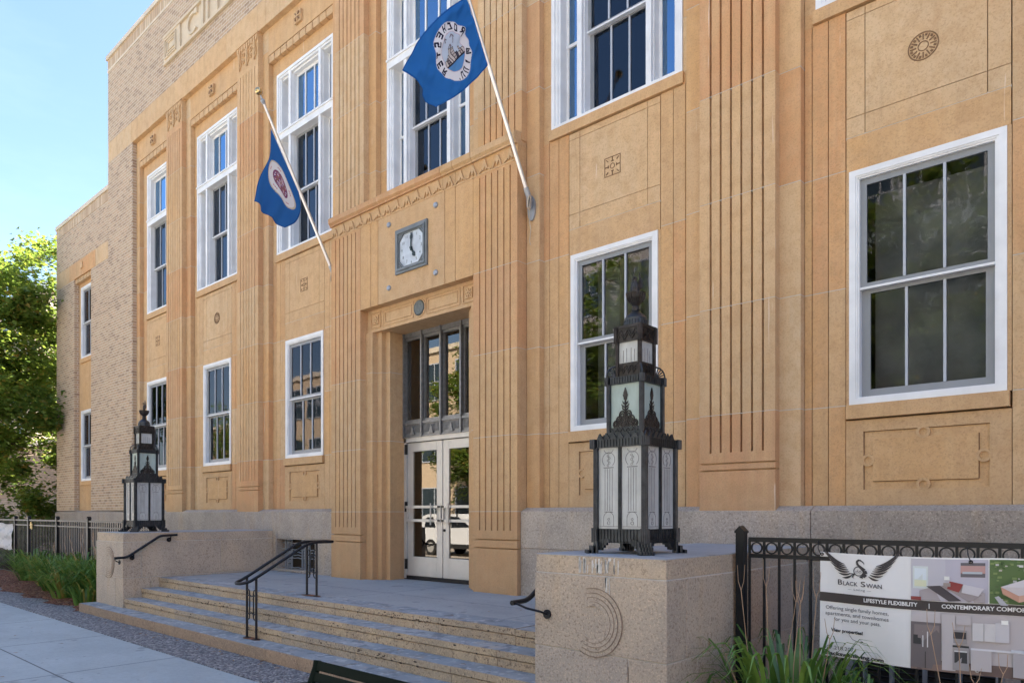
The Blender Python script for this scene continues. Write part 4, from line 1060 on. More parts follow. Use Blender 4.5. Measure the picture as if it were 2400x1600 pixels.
def wallrail(xw,s,label,x_off=.085):
    t=thing('wall_handrail',label,'handrail',(xw,4.6,.9),'wall handrails beside the steps'); x=xw+s*x_off
    P=fillet([(x,4.17,.985),(x,4.36,.99),(x,4.86,1.315),(x,5.13,1.325)],.06)
    b=MB(); b.tube(P,.020,10); smooth_by(b.build('rail',BLACK,t),50)
    for (y,z) in ((4.46,1.05),(5.03,1.32)):
        b=MB(); b.tube([(xw,y,z-.075),(xw+s*.012,y,z-.075)],.036,16); b.tube([(xw,y,z-.075),(xw+s*.06,y,z-.07),(x,y,z-.02)],.010,8); b.build('bracket',BLACK,t)
    yb=4.336-.008
    b=MB(); xb=xw-s*.13; b.tube([(xb,yb,.905),(xb,yb-.014,.905)],.036,16); b.tube([(xb,yb-.01,.905),(xb+s*.02,yb-.07,.93),(xb+s*.12,yb-.11,.95),(x,4.20,.985)],.009,8); b.build('end_bracket',BLACK,t)
    return t
wallrail(XL+.008,1,'black handrail on the inner face of the left pedestal')
wallrail(XR-.008,-1,'black handrail stub curling round the foreground pedestal',.10)
# ------------------------------------------------------------------ clock
CX,CZ=-8.175,5.515
ck=thing('wall_clock','square grey metal clock with white face set above the doorway','clock',(CX,6.83,CZ))
b=MB(); s_=.352
CLK=m_plain('clock_case',(.17,.19,.20),.5,.2,var=.2)
frame(b,CX-s_,CX+s_,CZ-.325,CZ+.325,.04,6.80,6.86); frame(b,CX-s_+.04,CX+s_-.04,CZ-.285,CZ+.285,.03,6.785,6.86); frame(b,CX-s_+.07,CX+s_-.07,CZ-.255,CZ+.255,.018,6.805,6.86)
for sx in (-1,1):
    for sz in (-1,1):
        for q in (.0,.035): b.obox((CX+sx*(s_-.13+q*.6),6.81,CZ+sz*(.195+q*.6)),(sx,0,-sz),(0,1,0),(sx,0,sz),.095-q,.01,.009)
b.build('clock_frame',CLK,ck)
b=MB(); b.box(CX-.28,CX+.28,6.822,6.828,CZ-.26,CZ+.26); b.build('clock_face',m_plain('clock_white',(.52,.57,.62),.3,var=.25,sc_=5),ck)
b=MB()
def hand(b,ang,ln,w_,y):
    a=R(90-ang); d=(math.cos(a),0,math.sin(a)); n=(-math.sin(a),0,math.cos(a))
    b.obox((CX+d[0]*ln*.4,y,CZ+d[2]*ln*.4),d,(0,1,0),n,ln*.6,.003,w_)
    b.obox((CX+d[0]*ln*.72,y,CZ+d[2]*ln*.72),d,(0,1,0),n,ln*.12,.0035,w_*1.9)
HB=m_plain('hand_black',(.015,.03,.03),.5)
hand(b,150,.155,.016,6.812); b.build('hour_hand',HB,ck); b=MB(); hand(b,2,.215,.012,6.806); b.ringy((CX,CZ),0,.022,6.798,6.82,14); b.build('minute_hand',HB,ck)
def text_mesh(txt,size,font_bold=0,space=1.0):
    cu=bpy.data.curves.new('t','FONT'); cu.body=txt; cu.size=size; cu.align_x='CENTER'; cu.align_y='CENTER'; cu.space_character=space; cu.resolution_u=3; cu.offset=font_bold
    o=bpy.data.objects.new('t',cu); C.objects.link(o); dg=bpy.context.evaluated_depsgraph_get(); dg.update()
    me=bpy.data.meshes.new_from_object(o.evaluated_get(dg)); V=[(v.co.x,v.co.y) for v in me.vertices]; F=[tuple(p.vertices) for p in me.polygons]
    bpy.data.objects.remove(o); bpy.data.curves.remove(cu); bpy.data.meshes.remove(me); return V,F
def put_text(b,txt,size,fn,bold=0,space=1.0,squeeze=1.0,fit=None):
    V,F=text_mesh(txt,size,bold,space); k=len(b.v)
    if fit:
        xa,xb=min(v[0] for v in V),max(v[0] for v in V); squeeze=fit/(xb-xa); V=[(x-(xa+xb)/2,y) for x,y in V]
    b.v+=[fn(x*squeeze,y) for x,y in V]
    for f in F: b.f.append(tuple(k+i for i in f)); b.t.append(.5); b.m.append(b.mi)
b=MB()
for h in range(1,13):
    a=R(90-30*h); rx=.215/max(abs(math.cos(a)),abs(math.sin(a)))*.93
    rr=.205
    xx,zz=CX+rr*math.cos(a)*1.05,CZ+rr*math.sin(a)
    put_text(b,str(h),.062,lambda x,y:(xx+x,6.820,zz+y))
b.build('numerals',HB,ck)
# ------------------------------------------------------------------ flags on slanted poles
def flagpole(x,label,ball_out=None):
    t=thing('flagpole',label,'flagpole',(x,6.99,5.56),'slanted flagpoles on the portal')
    p0=Vector((x,6.93,5.65)); d=Vector((0,-.4775,.8786)).normalized(); L=2.62
    b=MB(); b.tube([p0,p0+d*L*.6,p0+d*L],[.026,.024,.019],14); smooth_by(b.build('pole',STEEL,t),60)
    b=MB(); q=p0+d*L; b.tube([q-d*.03,q+d*.015,q+d*.03,q+d*.05,q+d*.10],[.022,.035,.035,.016,.010],14); b.build('truck',CLAY,t)
    b=MB(); c=q+d*.155
    prof=[(max(.0,.058*math.sin(R(a))),-.058*math.cos(R(a))) for a in range(0,181,12)]; b.lathe(c,prof,20); smooth_by(b.build('ball_finial',BRASS,t),80)
    b=MB()       # oval wall plate with socket
    n=28
    for k in range(n):
        a0,a1=R(360*k/n),R(360*(k+1)/n); P=[(x+.062*math.cos(a),5.52+.15*math.sin(a)) for a in (a0,a1)]
        b.face([(P[0][0],6.972,P[0][1]),(P[1][0],6.972,P[1][1]),(x,6.972,5.52)]); b.face([(P[0][0],6.998,P[0][1]),(P[1][0],6.998,P[1][1]),(P[1][0],6.972,P[1][1]),(P[0][0],6.972,P[0][1])])
    b.tube([p0+d*.12,p0-d*.06],.034,12); b.obox((x,6.95,5.60),(1,0,0),(0,1,0),(0,0,1),.012,.05,.08)
    b.build('wall_plate',CLAY,t)
    b=MB(); cc=Vector((x+.03,6.90,5.56))      # halyard coiled on the cleat
    for k in range(4):
        pts=[cc+Vector((.008*k,.035*math.cos(R(a))*(1-.1*k)-.01*k,.085*math.sin(R(a+12*k)))) for a in range(0,361,24)]; b.tube(pts,.006,5,caps=False)
    b.tube([p0+d*.2+Vector((.028,0,0)),p0+d*1.3+Vector((.026,0,0)),p0+d*L*.97+Vector((.022,0,0))],.0035,5)
    b.tube([cc+Vector((0,0,-.06)),cc+Vector((-.015,.02,-.2)),cc+Vector((.01,.02,-.33)),cc+Vector((-.01,.02,-.46)),cc+Vector((.005,.02,-.52))],.005,5)
    b.build('halyard',m_plain('rope',(.48,.42,.33),.9),t)
    return p0,d,L
pR=flagpole(-6.02,'pale steel flagpole angled up from the right pilaster, city flag on it')
pL=flagpole(-10.31,'steel flagpole with gold ball, behind the left fluted pilaster')
GLY={'R':[(0,0,0,1),(0,1,.6,1),(.6,1,.6,.5),(.6,.5,0,.5),(.25,.5,.65,0)],'O':[(0,0,0,1),(0,1,.6,1),(.6,1,.6,0),(.6,0,0,0)],'C':[(.6,1,0,1),(0,1,0,0),(0,0,.6,0)],
'H':[(0,0,0,1),(.6,0,.6,1),(0,.5,.6,.5)],'E':[(0,0,0,1),(0,1,.6,1),(0,.5,.5,.5),(0,0,.6,0)],'S':[(.6,1,0,1),(0,1,0,.5),(0,.5,.6,.5),(.6,.5,.6,0),(.6,0,0,0)],'T':[(.3,0,.3,1),(0,1,.6,1)],
'M':[(0,0,0,1),(0,1,.6,1),(.6,1,.6,0),(.3,1,.3,.3)],'I':[(.3,0,.3,1)],'N':[(0,0,0,1),(0,1,.6,1),(.6,1,.6,0)],'.':[(.3,0,.3,.08)]}
def seg_d(px,py,s):
    x0,y0,x1,y1=s; dx,dy=x1-x0,y1-y0; L=dx*dx+dy*dy; t=0 if L==0 else max(0,min(1,((px-x0)*dx+(py-y0)*dy)/L)); return math.hypot(px-x0-t*dx,py-y0-t*dy)
BLUE=(.03,.155,.45); WHT=(.74,.74,.78); INK=(.02,.022,.05)
# city seal: (x right from hoist, y up) in seal radii
letters=[(ch,a,1) for ch,a in zip('ROCHESTER',[157-22.3*i for i in range(9)])]+[(ch,a,-1) for ch,a in zip('MINN.',[205,228,250,272,288])]
SEG1=[]
for ch,a,up in letters:
    for (x0,y0,x1,y1) in GLY[ch]:
        q=[]
        for (x,y) in ((x0,y0),(x1,y1)):
            lx,ly=(x-.3)*.235,(y-.5)*.20
            t=R(a); rad=Vector((math.cos(t),math.sin(t))); 
            tan=Vector((math.sin(t),-math.cos(t)))*(1 if up>0 else -1); rv=rad*(1 if up>0 else -1)
            P=rad*.845+tan*lx+rv*ly; q+=[P.x,P.y]
        SEG1.append(q)
SKY=[(-.62,-.34,.18),(-.5,-.22,.3),(-.38,-.05,.14),(-.26,-.12,.2),(-.12,.10,.42),(.06,.12,.46),(.22,.0,.3),(.34,-.1,.24),(.46,-.24,.2)]
GEESE=[[(-.25,.42),(-.12,.55),(0,.5)],[(-.12,.55),(-.16,.35),(-.12,.28)],[(.2,.52),(.3,.62),(.42,.5)],[(.3,.62),(.27,.46)],[(-.02,.2),(.08,.3),(.2,.22)],[(.08,.3),(.02,.14)]]
def col_city(x,y):       # x 0..1.5 from hoist, y 0..1 from bottom
    if x<.022: return (.55,.56,.58)
    if x>1.478 or y<.018 or y>.982: return (.018,.10,.33)
    X_,Y_=(x-.62)/.385,(y-.50)/.385; r=math.hypot(X_,Y_)
    if r>1: return BLUE
    if r>.985: return (.45,.5,.62)
    if r>.66:
        for s in SEG1:
            if abs(s[0]-X_)<.3 and abs(s[1]-Y_)<.3 and seg_d(X_,Y_,s)<.029: return INK
        return WHT
    if r>.64: return (.55,.42,.48)
    if Y_<-.26: return (.10,.27,.55) if Y_<-.31 else (.03,.03,.05)
    for i in range(len(SKY)):
        a=SKY[i][0]; c=SKY[i+1][0] if i+1<len(SKY) else .6
        top=-.26+SKY[i][2]
        if a<=X_<c and Y_<top:
            e=min(X_-a,c-X_,top-Y_)
            if e<.018: return (.04,.035,.05)
            if i%3==1 and int((Y_+1)*22)%2==0: return (.28,.24,.24)
            if i%4==3: return (.06,.06,.09)
            return (.55,.50,.48)
    for g in GEESE:
        for k in range(len(g)-1):
            if seg_d(X_,Y_,(*g[k],*g[k+1]))<.022: return (.20,.18,.22)
    return (.52,.60,.72)
STARS=[(.62+.40*math.cos(R(a))*.62,.5+.40*math.sin(R(a))) for a in ()]
def col_state(x,y):
    if x<.022: return (.50,.51,.55)
    if x>1.478 or y<.02 or y>.98: return (.015,.08,.25)
    X_,Y_=(x-.62)/.33,(y-.50)/.40; r=math.hypot(X_,Y_)
    if r>1: return (.03,.125,.36)
    if r>.93: return (.55,.48,.36)
    if r>.55:
        for k in range(5):
            a=R(90+72*k); 
            for q in range(3):
                if math.hypot(X_-.76*math.cos(a+q*.12-.12),Y_-.76*math.sin(a+q*.12-.12))<.035: return (.50,.10,.10)
        return (.70,.68,.68)
    v=math.sin(X_*17+3*math.sin(Y_*9))*math.sin(Y_*14-2*math.sin(X_*11))
    if r>.46: return (.20,.06,.14)
    if v>.35: return (.62,.55,.60)
    if v>.0: return (.42,.10,.10)
    if v>-.4: return (.10,.07,.25)
    return (.30,.16,.10)
def flag(name,label,cat,pts,colf,x0,folds,NU=210,NV=140,group=None,aspect=1.5):
    """pts(u,v)->3D point; u from hoist 0..1 to fly, v 0 bottom..1 top"""
    V=[];F=[];cols=[]
    for j in range(NV+1):
        for i in range(NU+1): V.append(pts(i/NU,j/NV))
    b=MB(); b.v=V
    for j in range(NV):
        for i in range(NU):
            k=j*(NU+1)+i; b.f.append((k,k+1,k+NU+2,k+NU+1)); b.t.append(.5); b.m.append(0); cols.append(colf((i+.5)/NU*aspect,(j+.5)/NV))
    # origin at the hoist
    o=b.build(name,m_vcol(name+'_cloth',.7,.35),None,smooth=True,cols=cols); tag(o,label,cat,group)
    return o
def L3(a,b_,t): return Vector(a)*(1-t)+Vector(b_)*t
def city_pts(u,v):
    x=-6.02
    hb,ht=Vector((x,6.20,6.99)),Vector((x,5.845,7.66))
    ft,fb=Vector((x-.02,4.92,6.36)),Vector((x-.02,5.40,6.17))
    top=L3(ht,ft,u); bot=L3(hb,fb,u)
    p=L3(bot,top,v)
    p.z+=.10*math.sin(math.pi*u)*(v-.2)*.6-.05*math.sin(math.pi*u)*(1-v)
    p.y-=.06*math.sin(math.pi*u)*v
    a=math.exp(-u*2.6)
    f=.035*math.sin(v*9+u*2.2)*u+.055*math.sin(v*23-u*3)*a*v+.030*math.sin(u*11+v*4)*u+.012*math.sin(u*26-v*13)*u+.010*math.sin((u+v)*31)*(.3+a)
    f+=.02*math.sin(u*17+v*2)*(1-v)*u+.014*math.sin(v*40+u*9)*a; f*=min(1,u*7); p.x+=f
    cr=v**3*(1-u)**2*.05; p.z-=cr
    return tuple(p)
flag('city_flag','large bright blue flag with white round city seal seen from behind','flag',city_pts,col_city,0,0)
def state_pts(u,v):
    x=-10.31
    hb,ht=Vector((x,6.287,6.78)),Vector((x,5.806,7.62))
    ft=Vector((x,5.515,6.38)); fb=Vector((x,6.03,6.13))
    # cloth gathered near the top of the hoist then falling free
    h=L3(hb,ht,v)
    top_free=max(0,(v-.55)/.45)
    fall=L3(fb,ft,v**.85)
    p=h*(1-u)+fall*u
    neck=Vector((x,5.93,7.25)); w_=(v**2)*math.sin(math.pi*min(1,u*1.25))*.85 if u<.8 else 0
    p=p*(1-w_*.62)+(neck*(1-u)+Vector((x,5.60,6.75))*u)*(w_*.62)
    p.z+=-.07*math.sin(math.pi*u)*(1-v); p.y+=.13*math.sin(math.pi*u)*(1-v)
    f=.045*math.sin(v*13+u*3)*u+.04*math.sin(u*9+v*5)*u; p.x+=f*min(1,u*6)
    return tuple(p)
flag('state_flag','smaller blue flag with oval red and white seal hanging left of the doorway','flag',state_pts,col_state,0,0,150,110)
# ------------------------------------------------------------------ fences
def picket_fence(x0,x1,y,zt,label,rings=True,posts=(),pz=0,zlow=.15,sp=.115):
    t=thing('metal_fence',label,'fence',((x0+x1)/2,y,pz),'black metal fences')
    for x in posts:
        b=MB(); b.box(x-.033,x+.033,y-.033,y+.033,pz-.05,zt+.035); b.prism([(x-.04,zt+.03),(x+.04,zt+.03),(x+.04,zt+.045),(x,zt+.085),(x-.04,zt+.045)],y-.04,y+.04); b.build('post',BLACK,t)
    b=MB()
    b.box(x0,x1,y-.02,y+.02,zt-.035,zt); b.box(x0,x1,y-.02,y+.02,zt-.155,zt-.125); b.box(x0,x1,y-.018,y+.018,zlow,zlow+.035)
    n=int((x1-x0)/sp)
    b.build('rail',BLACK,t)
    b=MB(); x=x0; b.box(x-.008,x+.008,y-.008,y+.008,zlow-.06,zt-.01); p0=b.build('picket',BLACK,t)
    far=MB()
    for i in range(1,n+1):
        if (n-i if x0<-20 else i)<99: p=p0.copy(); C.objects.link(p); p.parent=t; p.location=(i*sp,0,0)
        else: x=x0+i*sp; far.box(x-.008,x+.008,y-.008,y+.008,zlow-.06,zt-.01)
    if far.v: o=far.build('picket',BLACK,t); o['kind']='stuff'
    if rings:
        for i in range(min(n,100)):
            b=MB(); x=x0+(i+.5)*sp; b.ringy((x,zt-.08),.036,.045,y-.008,y+.008,20); b.build('ring',BLACK,t)
    return t
rf=picket_fence(-2.41,4.6,5.35,1.497,'black metal fence with a row of rings carrying the long banner',True,(-2.475,.06,2.6,4.66))
lf=picket_fence(-26.6,-13.5,5.35,1.52,'black picket fence behind the daylily bed left of the steps',False,(-16.92,-18.98,-21.2,-22.4,-24.6),0,.12,.118)
# thin strip keeps the vertical bars the photo shows at the gate
b=MB(); b.box(-20.93,-20.87,5.30,5.315,1.30,1.46); b.box(-20.85,-20.79,5.30,5.315,1.28,1.42)
tag(b.build('gate_tag',m_plain('yellow_tag',(.75,.52,.18),.5)),'small yellow and white tag hanging on the left fence','tag')
# ------------------------------------------------------------------ banners
BY=5.318
def wav(x,z): return .010*math.sin(x*5.1+1)+.006*math.sin(x*11+z*5)+.012*max(0,(.75-z))*math.sin(x*7)
BX0,BX1,BZ0,BZ1=-1.875,1.55,.675,1.405
def bp(x,z,d=0):        # a point on the cloth, a little sag along the top
    sag=-.012*math.sin(math.pi*min(1,max(0,(x-BX0)/1.1)))
    return (x,BY-wav(x,z)-d,z+sag)
bn=thing('advert_banner','long white and dark property banner tied to the fence on the right','banner',(-.2,BY,.67))
def patch(b,x0,x1,z0,z1,d,col,cols,nx=None):
    nx=nx or max(2,int(abs(x1-x0)/.05)+1); nz=max(1,int(abs(z1-z0)/.08)+1)
    for i in range(nx):
        for j in range(nz):
            a,c=x0+(x1-x0)*i/nx,x0+(x1-x0)*(i+1)/nx; e,f=z0+(z1-z0)*j/nz,z0+(z1-z0)*(j+1)/nz
            b.face([bp(a,e,d),bp(c,e,d),bp(c,f,d),bp(a,f,d)]); cols.append(col)
def polyp(b,pts,d,col,cols): b.face([bp(x,z,d) for x,z in pts]); cols.append(col)
VC=m_vcol('banner_print',.45,0,.4)
b=MB(); cols=[]; patch(b,BX0,BX1,BZ0,BZ1,0,(.80,.80,.80),cols); n0=len(b.f)
for i in range(0,60):
    a,c=BX0+(BX1-BX0)*i/60,BX0+(BX1-BX0)*(i+1)/60
b.build('cloth',VC,bn,smooth=True,cols=cols)
DK=(.055,.045,.045)
b=MB(); cols=[]; patch(b,BX0,BX1,1.058,1.122,.004,DK,cols); b.build('dark_stripe',VC,bn,cols=cols)
def btext(name,txt,x0,x1,zc,size,col,bold=.0,d=.007,space=1.0):
    b=MB(); put_text(b,txt,size,lambda x,y:bp((x0+x1)/2+x,zc+y,d),bold,space,1.0,x1-x0); b.build(name,m_plain('ink_'+name,col,.5,var=0),bn)
WT=(.8,.8,.8); IK=(.07,.07,.08)
btext('stripe_lettering','LIFESTYLE FLEXIBILITY',-1.579,-1.246,1.092,.036,WT,.001)
btext('stripe_lettering','|',-1.181,-1.176,1.092,.034,WT,.001)
btext('stripe_lettering','CONTEMPORARY COMFORT',-1.107,-.640,1.093,.036,WT,.001)
btext('body_lettering','Offering single family homes,',-1.834,-1.420,1.017,.036,IK)
btext('body_lettering','apartments, and townhomes',-1.836,-1.419,.977,.036,IK)
btext('body_lettering','for you and your pets.',-1.779,-1.470,.939,.036,IK)
btext('body_lettering','View properties!',-1.798,-1.587,.862,.032,(.04,.04,.04),.0012)
btext('body_lettering','507.218.2071',-1.845,-1.635,.738,.036,IK)
btext('web_lettering','blackswanliving.com',-1.838,-1.451,.698,.036,(.03,.03,.03),.0014)
btext('name_lettering','B',-1.752,-1.722,1.201,.052,(.04,.035,.04),.0004); btext('name_lettering','LACK',-1.716,-1.618,1.196,.040,(.04,.035,.04),.0004)
btext('name_lettering','S',-1.598,-1.568,1.199,.052,(.04,.035,.04),.0004); btext('name_lettering','WAN',-1.562,-1.462,1.193,.040,(.04,.035,.04),.0004)
btext('name_lettering','\u2014 Living \u2014',-1.686,-1.531,1.159,.022,(.10,.10,.10),0,.007,1.2)
# swan emblem: long feathers, S-shaped neck, ring with little houses
b=MB(); cols=[]; K=(.045,.04,.045)
def stroke(pts,ws,d=.007):
    for i in range(len(pts)-1):
        (x0,z0),(x1,z1)=pts[i],pts[i+1]; dx,dz=x1-x0,z1-z0; L=math.hypot(dx,dz) or 1; nx,nz=-dz/L,dx/L; w0,w1=ws[i],ws[i+1]
        polyp(b,[(x0-nx*w0,z0-nz*w0),(x1-nx*w1,z1-nz*w1),(x1+nx*w1,z1+nz*w1),(x0+nx*w0,z0+nz*w0)],d,K,cols)
ex,ez=-1.602,1.300
for s in (-1,1):
    for i in range(7):
        a0=R(20-6*i); ln=.185-.020*i; bx,bz=ex+s*(.055+.008*(6-i)),ez+.030-.012*i
        P=[];W=[]
        for k in range(9):
            t=k/8; P.append((bx+s*ln*t*math.cos(a0*.6+t*.25), bz+ln*t*math.sin(a0*.6+t*.55)-.03*t*(i*.25))); W.append(.0065*math.sin(math.pi*min(1,t*.95+.05))+.0006)
        stroke(P,W)
        P2=[(p[0]-s*.01,p[1]-.006) for p in P[:4]]
nk=[(ex+.014,ez+.055),(ex-.002,ez+.066),(ex-.018,ez+.060),(ex-.022,ez+.045),(ex-.012,ez+.028),(ex+.008,ez+.012),(ex+.028,ez-.006),(ex+.034,ez-.028),(ex+.018,ez-.048),(ex-.004,ez-.052)]
stroke(nk,[.003,.006,.007,.007,.008,.010,.013,.015,.012,.002])
stroke([(ex+.012,ez+.057),(ex+.024,ez+.046),(ex+.026,ez+.034)],[.004,.003,.0008])
for k in range(24):
    a0,a1=R(15*k),R(15*(k+1)); q=[(ex-.010+r*math.cos(a),ez-.012+r*math.sin(a)) for a,r in ((a0,.028),(a1,.028),(a1,.034),(a0,.034))]; polyp(b,q,.008,K,cols)
for (x,h) in ((-.024,.018),(-.014,.030),(-.004,.022),(.006,.026)): stroke([(ex+x,ez-.03),(ex+x,ez-.03+h)],[.001,.001],.009)
stroke([(ex-.03,ez-.018),(ex-.02,ez-.008),(ex-.01,ez-.018),(ex,ez-.008),(ex+.012,ez-.02)],[.001]*5,.009)
for i in range(4): stroke([(ex-.035-.012*i*.4,ez-.035-.010*i*.5),(ex-.075+.01*i,ez-.028-.012*i)],[.005,.0008])
stroke([(-1.675,.838),(-1.655,.812),(-1.62,.800),(-1.585,.802)],[.0015]*4); stroke([(-1.602,.812),(-1.585,.802),(-1.602,.792)],[.0015]*3)
b.build('swan_emblem',VC,bn,cols=cols)
# printed photographs
def pic(name,items,zm=None):
    b=MB(); cols=[]
    if zm: f=lambda z:zm[2]+(z-zm[0])*(zm[3]-zm[2])/(zm[1]-zm[0]); items=[([(x,f(z)) for x,z in it[0]],it[1]) if len(it)==2 else it for it in items]
    for k,it in enumerate(items):
        if len(it)==2: polyp(b,it[0],.003+.0006*k,it[1],cols)
        else: patch(b,it[0],it[1],it[2],it[3],.003+.0006*k,it[4],cols)
    b.build(name,VC,bn,cols=cols)
x=-1.285
def q4(x0,x1,z0,z1): return [(x0,z0),(x1,z0),(x1,z1),(x0,z1)]
pic('bedroom_picture',[(x,x+.43,1.125,1.395,(.50,.48,.56)),(x,x+.2,1.125,1.395,(.55,.54,.60)),(q4(x+.01,x+.10,1.26,1.365),(.66,.72,.72)),(q4(x+.02,x+.09,1.285,1.355),(.72,.80,.86)),(q4(x+.02,x+.09,1.27,1.30),(.70,.72,.52)),
 (q4(x+.285,x+.415,1.32,1.385),(.13,.12,.14)),(q4(x+.285,x+.415,1.338,1.372),(.50,.30,.28)),(q4(x+.295,x+.40,1.335,1.345),(.45,.5,.55)),
 ([(x+.05,1.205),(x+.415,1.205),(x+.415,1.25),(x+.30,1.285),(x+.14,1.275),(x+.05,1.25)],(.40,.36,.38)),([(x+.09,1.272),(x+.17,1.278),(x+.29,1.212),(x+.22,1.207)],(.07,.06,.07)),([(x+.18,1.278),(x+.29,1.29),(x+.40,1.24),(x+.33,1.207)],(.32,.28,.29)),
 ([(x+.21,1.265),(x+.225,1.30),(x+.30,1.288),(x+.275,1.25)],(.28,.045,.045)),([(x+.30,1.288),(x+.41,1.27),(x+.38,1.235),(x+.29,1.25)],(.60,.58,.62)),(q4(x,x+.06,1.205,1.222),(.25,.05,.05)),(q4(x+.195,x+.225,1.305,1.322),(.85,.85,.80)),(q4(x+.19,x+.23,1.275,1.292),(.35,.30,.28))],(1.205,1.40,1.125,1.395))
x=-.848; r_=random.Random(4); it=[(x,x+.5,1.125,1.395,(.10,.17,.055))]
for k in range(150):
    a,c=r_.uniform(x,x+.48),r_.uniform(1.13,1.38); s=r_.uniform(.004,.014); col=r_.choice([(.05,.10,.03),(.16,.24,.08),(.20,.28,.10),(.62,.62,.60),(.5,.47,.42),(.09,.14,.05)])
    it.append((q4(a,a+s*1.6,c,c+s),col))
it+=[([(x+.07,1.285),(x+.16,1.25),(x+.36,1.29),(x+.20,1.325)],(.62,.58,.60)),([(x+.07,1.285),(x+.16,1.25),(x+.16,1.222),(x+.08,1.255)],(.52,.28,.20)),([(x+.16,1.25),(x+.36,1.29),(x+.36,1.262),(x+.16,1.222)],(.60,.36,.27)),([(x+.04,1.24),(x+.06,1.245),(x+.11,1.205),(x+.07,1.205)],(.42,.42,.45))]
pic('aerial_picture',it[:151]+[([(a_,1.125+(z_-1.205)*1.385) for a_,z_ in q_],c_) for q_,c_ in it[151:]])
x=-1.285; W=(.56,.52,.53)
pic('kitchen_picture',[(x,BX1,.675,1.056,(.50,.46,.47)),(x,BX1,.675,.745,(.16,.11,.10)),([(x,.745),(x+.7,.745),(x+.4,.675),(x,.675)],(.23,.16,.14)),
 (q4(x,x+.17,1.04,1.125),W),(q4(x+.085,x+.088,1.04,1.125),(.3,.28,.28)),(q4(x+.0,x+.175,.69,1.04),(.165,.14,.145)),(q4(x+.083,x+.088,.69,1.04),(.05,.045,.045)),(q4(x+.02,x+.165,.90,1.02),(.24,.20,.20)),(q4(x+.015,x+.06,.87,.94),(.04,.04,.045)),(q4(x+.068,x+.074,.85,.97),(.7,.7,.7)),(q4(x+.095,x+.101,.85,.97),(.7,.7,.7)),
 (q4(x+.18,x+.255,.69,1.11),W),(q4(x+.18,x+.255,.86,.90),(.62,.60,.60)),(q4(x+.26,x+.34,1.04,1.11),W),(q4(x+.24,x+.32,.90,1.0),(.35,.33,.33)),(q4(x+.245,x+.315,.935,.985),(.05,.045,.05)),(q4(x+.24,x+.33,.87,.885),(.04,.04,.04)),(q4(x+.24,x+.33,.70,.87),(.36,.34,.35)),(q4(x+.25,x+.32,.755,.835),(.05,.05,.055)),(q4(x+.25,x+.32,.838,.846),(.75,.75,.75)),
 (q4(x+.35,x+.47,.93,1.06),(.66,.64,.64)),(q4(x+.409,x+.412,.93,1.06),(.35,.33,.33)),(q4(x+.34,x+.62,.86,.875),(.70,.70,.74)),(q4(x+.34,x+.45,.71,.86),W),(q4(x+.47,x+.54,.93,1.07),(.60,.58,.60)),(q4(x+.56,x+1.2,.69,.86),(.45,.42,.44)),(q4(x+.55,x+1.3,.865,.885),(.62,.66,.72)),(q4(x+.70,x+1.3,.90,1.08),(.42,.40,.43)),([(x+.50,1.06),(x+.535,1.06),(x+.535,1.09),(x+.50,1.09)],(.95,.95,.9)),
 (q4(x+1.35,x+2.0,.76,1.08),(.40,.48,.52)),(q4(x+1.4,x+1.9,.80,1.04),(.66,.74,.80))],(.675,1.125,.675,1.056))
for (x,z) in ((-.945,1.375),(-.912,.70),(-1.86,1.39),(.3,1.375),(.3,.70),(1.5,1.38)):
    b=MB(); b.ringy((x,z),.006,.012,BY-wav(x,z)-.014,BY-wav(x,z)-.006,16); 
    if z>1: b.tube([(x,BY-.02,z),(x-.01,BY-.045,z+.04),(x-.02,BY-.01,z+.09),(x-.02,5.40,z+.10)],.003,5)
    b.build('grommet',BLACK if z>1 else ALU,bn)
# small banner on the left fence
b=MB(); cols=[]; r_=random.Random(9)
nx,nz=14,12; X0,X1,Z0,Z1=-25.3,-22.52,.72,1.40
P=lambda i,j:(X0+(X1-X0)*i/nx,5.30-.016*math.sin(i*1.3+j*.5)-.012*math.sin(j*1.1),Z0+(Z1-Z0)*j/nz+.02*math.sin(i*.9))
for i in range(nx):
    for j in range(nz): b.face([P(i,j),P(i+1,j),P(i+1,j+1),P(i,j+1)]); cols.append((.42,.42,.45) if (i*7+j*3)%5 else (.30,.32,.36))
tag(b.build('small_banner',VC,None,smooth=True,cols=cols),'crumpled pale banner tied to the fence at the left edge','banner')
# ------------------------------------------------------------------ bench
bt=thing('park_bench','dark green slatted metal bench with its top corner in the lower frame edge','bench',(-2.9,2.5,.055))
b=MB()
bxa,bxb=-3.73,-1.90
prof=[(2.40,.815),(2.392,.775),(2.33,.62),(2.28,.50),(2.24,.46),(2.05,.455),(1.90,.46),(1.82,.475),(1.78,.45)]
for x in (bxa,bxb,(bxa+bxb)/2):
    b=MB(); b.tube([(x,y,z) for y,z in prof],[.024]*len(prof),8); b.tube([(x,2.26,.47),(x,2.38,.055)],.022,8); b.tube([(x,1.86,.46),(x,1.84,.055)],.022,8)
    if x!=(bxa+bxb)/2: b.tube([(x,2.35,.68),(x,2.15,.70),(x,1.90,.69),(x,1.85,.46)],.018,8)
    smooth_by(b.build('frame',GREENP,bt),50)
for (y,z,ty,tz) in ((2.400,.790,.2,1),(2.380,.726,.3,1),(2.357,.662,.3,1),(2.333,.598,.3,1),(2.31,.534,.3,1)):
    b=MB(); b.obox(((bxa+bxb)/2,y-.012,z),(1,0,0),(0,tz,-ty),(0,ty,tz),(bxb-bxa)/2-.01,.006,.028); bevel(b.build('slat',GREENP,bt),.004)
for y in (2.20,2.12,2.04,1.96,1.88): 
    b=MB(); b.obox(((bxa+bxb)/2,y,.475),(1,0,0),(0,1,0),(0,0,1),(bxb-bxa)/2-.01,.028,.006); b.build('seat_slat',GREENP,bt)
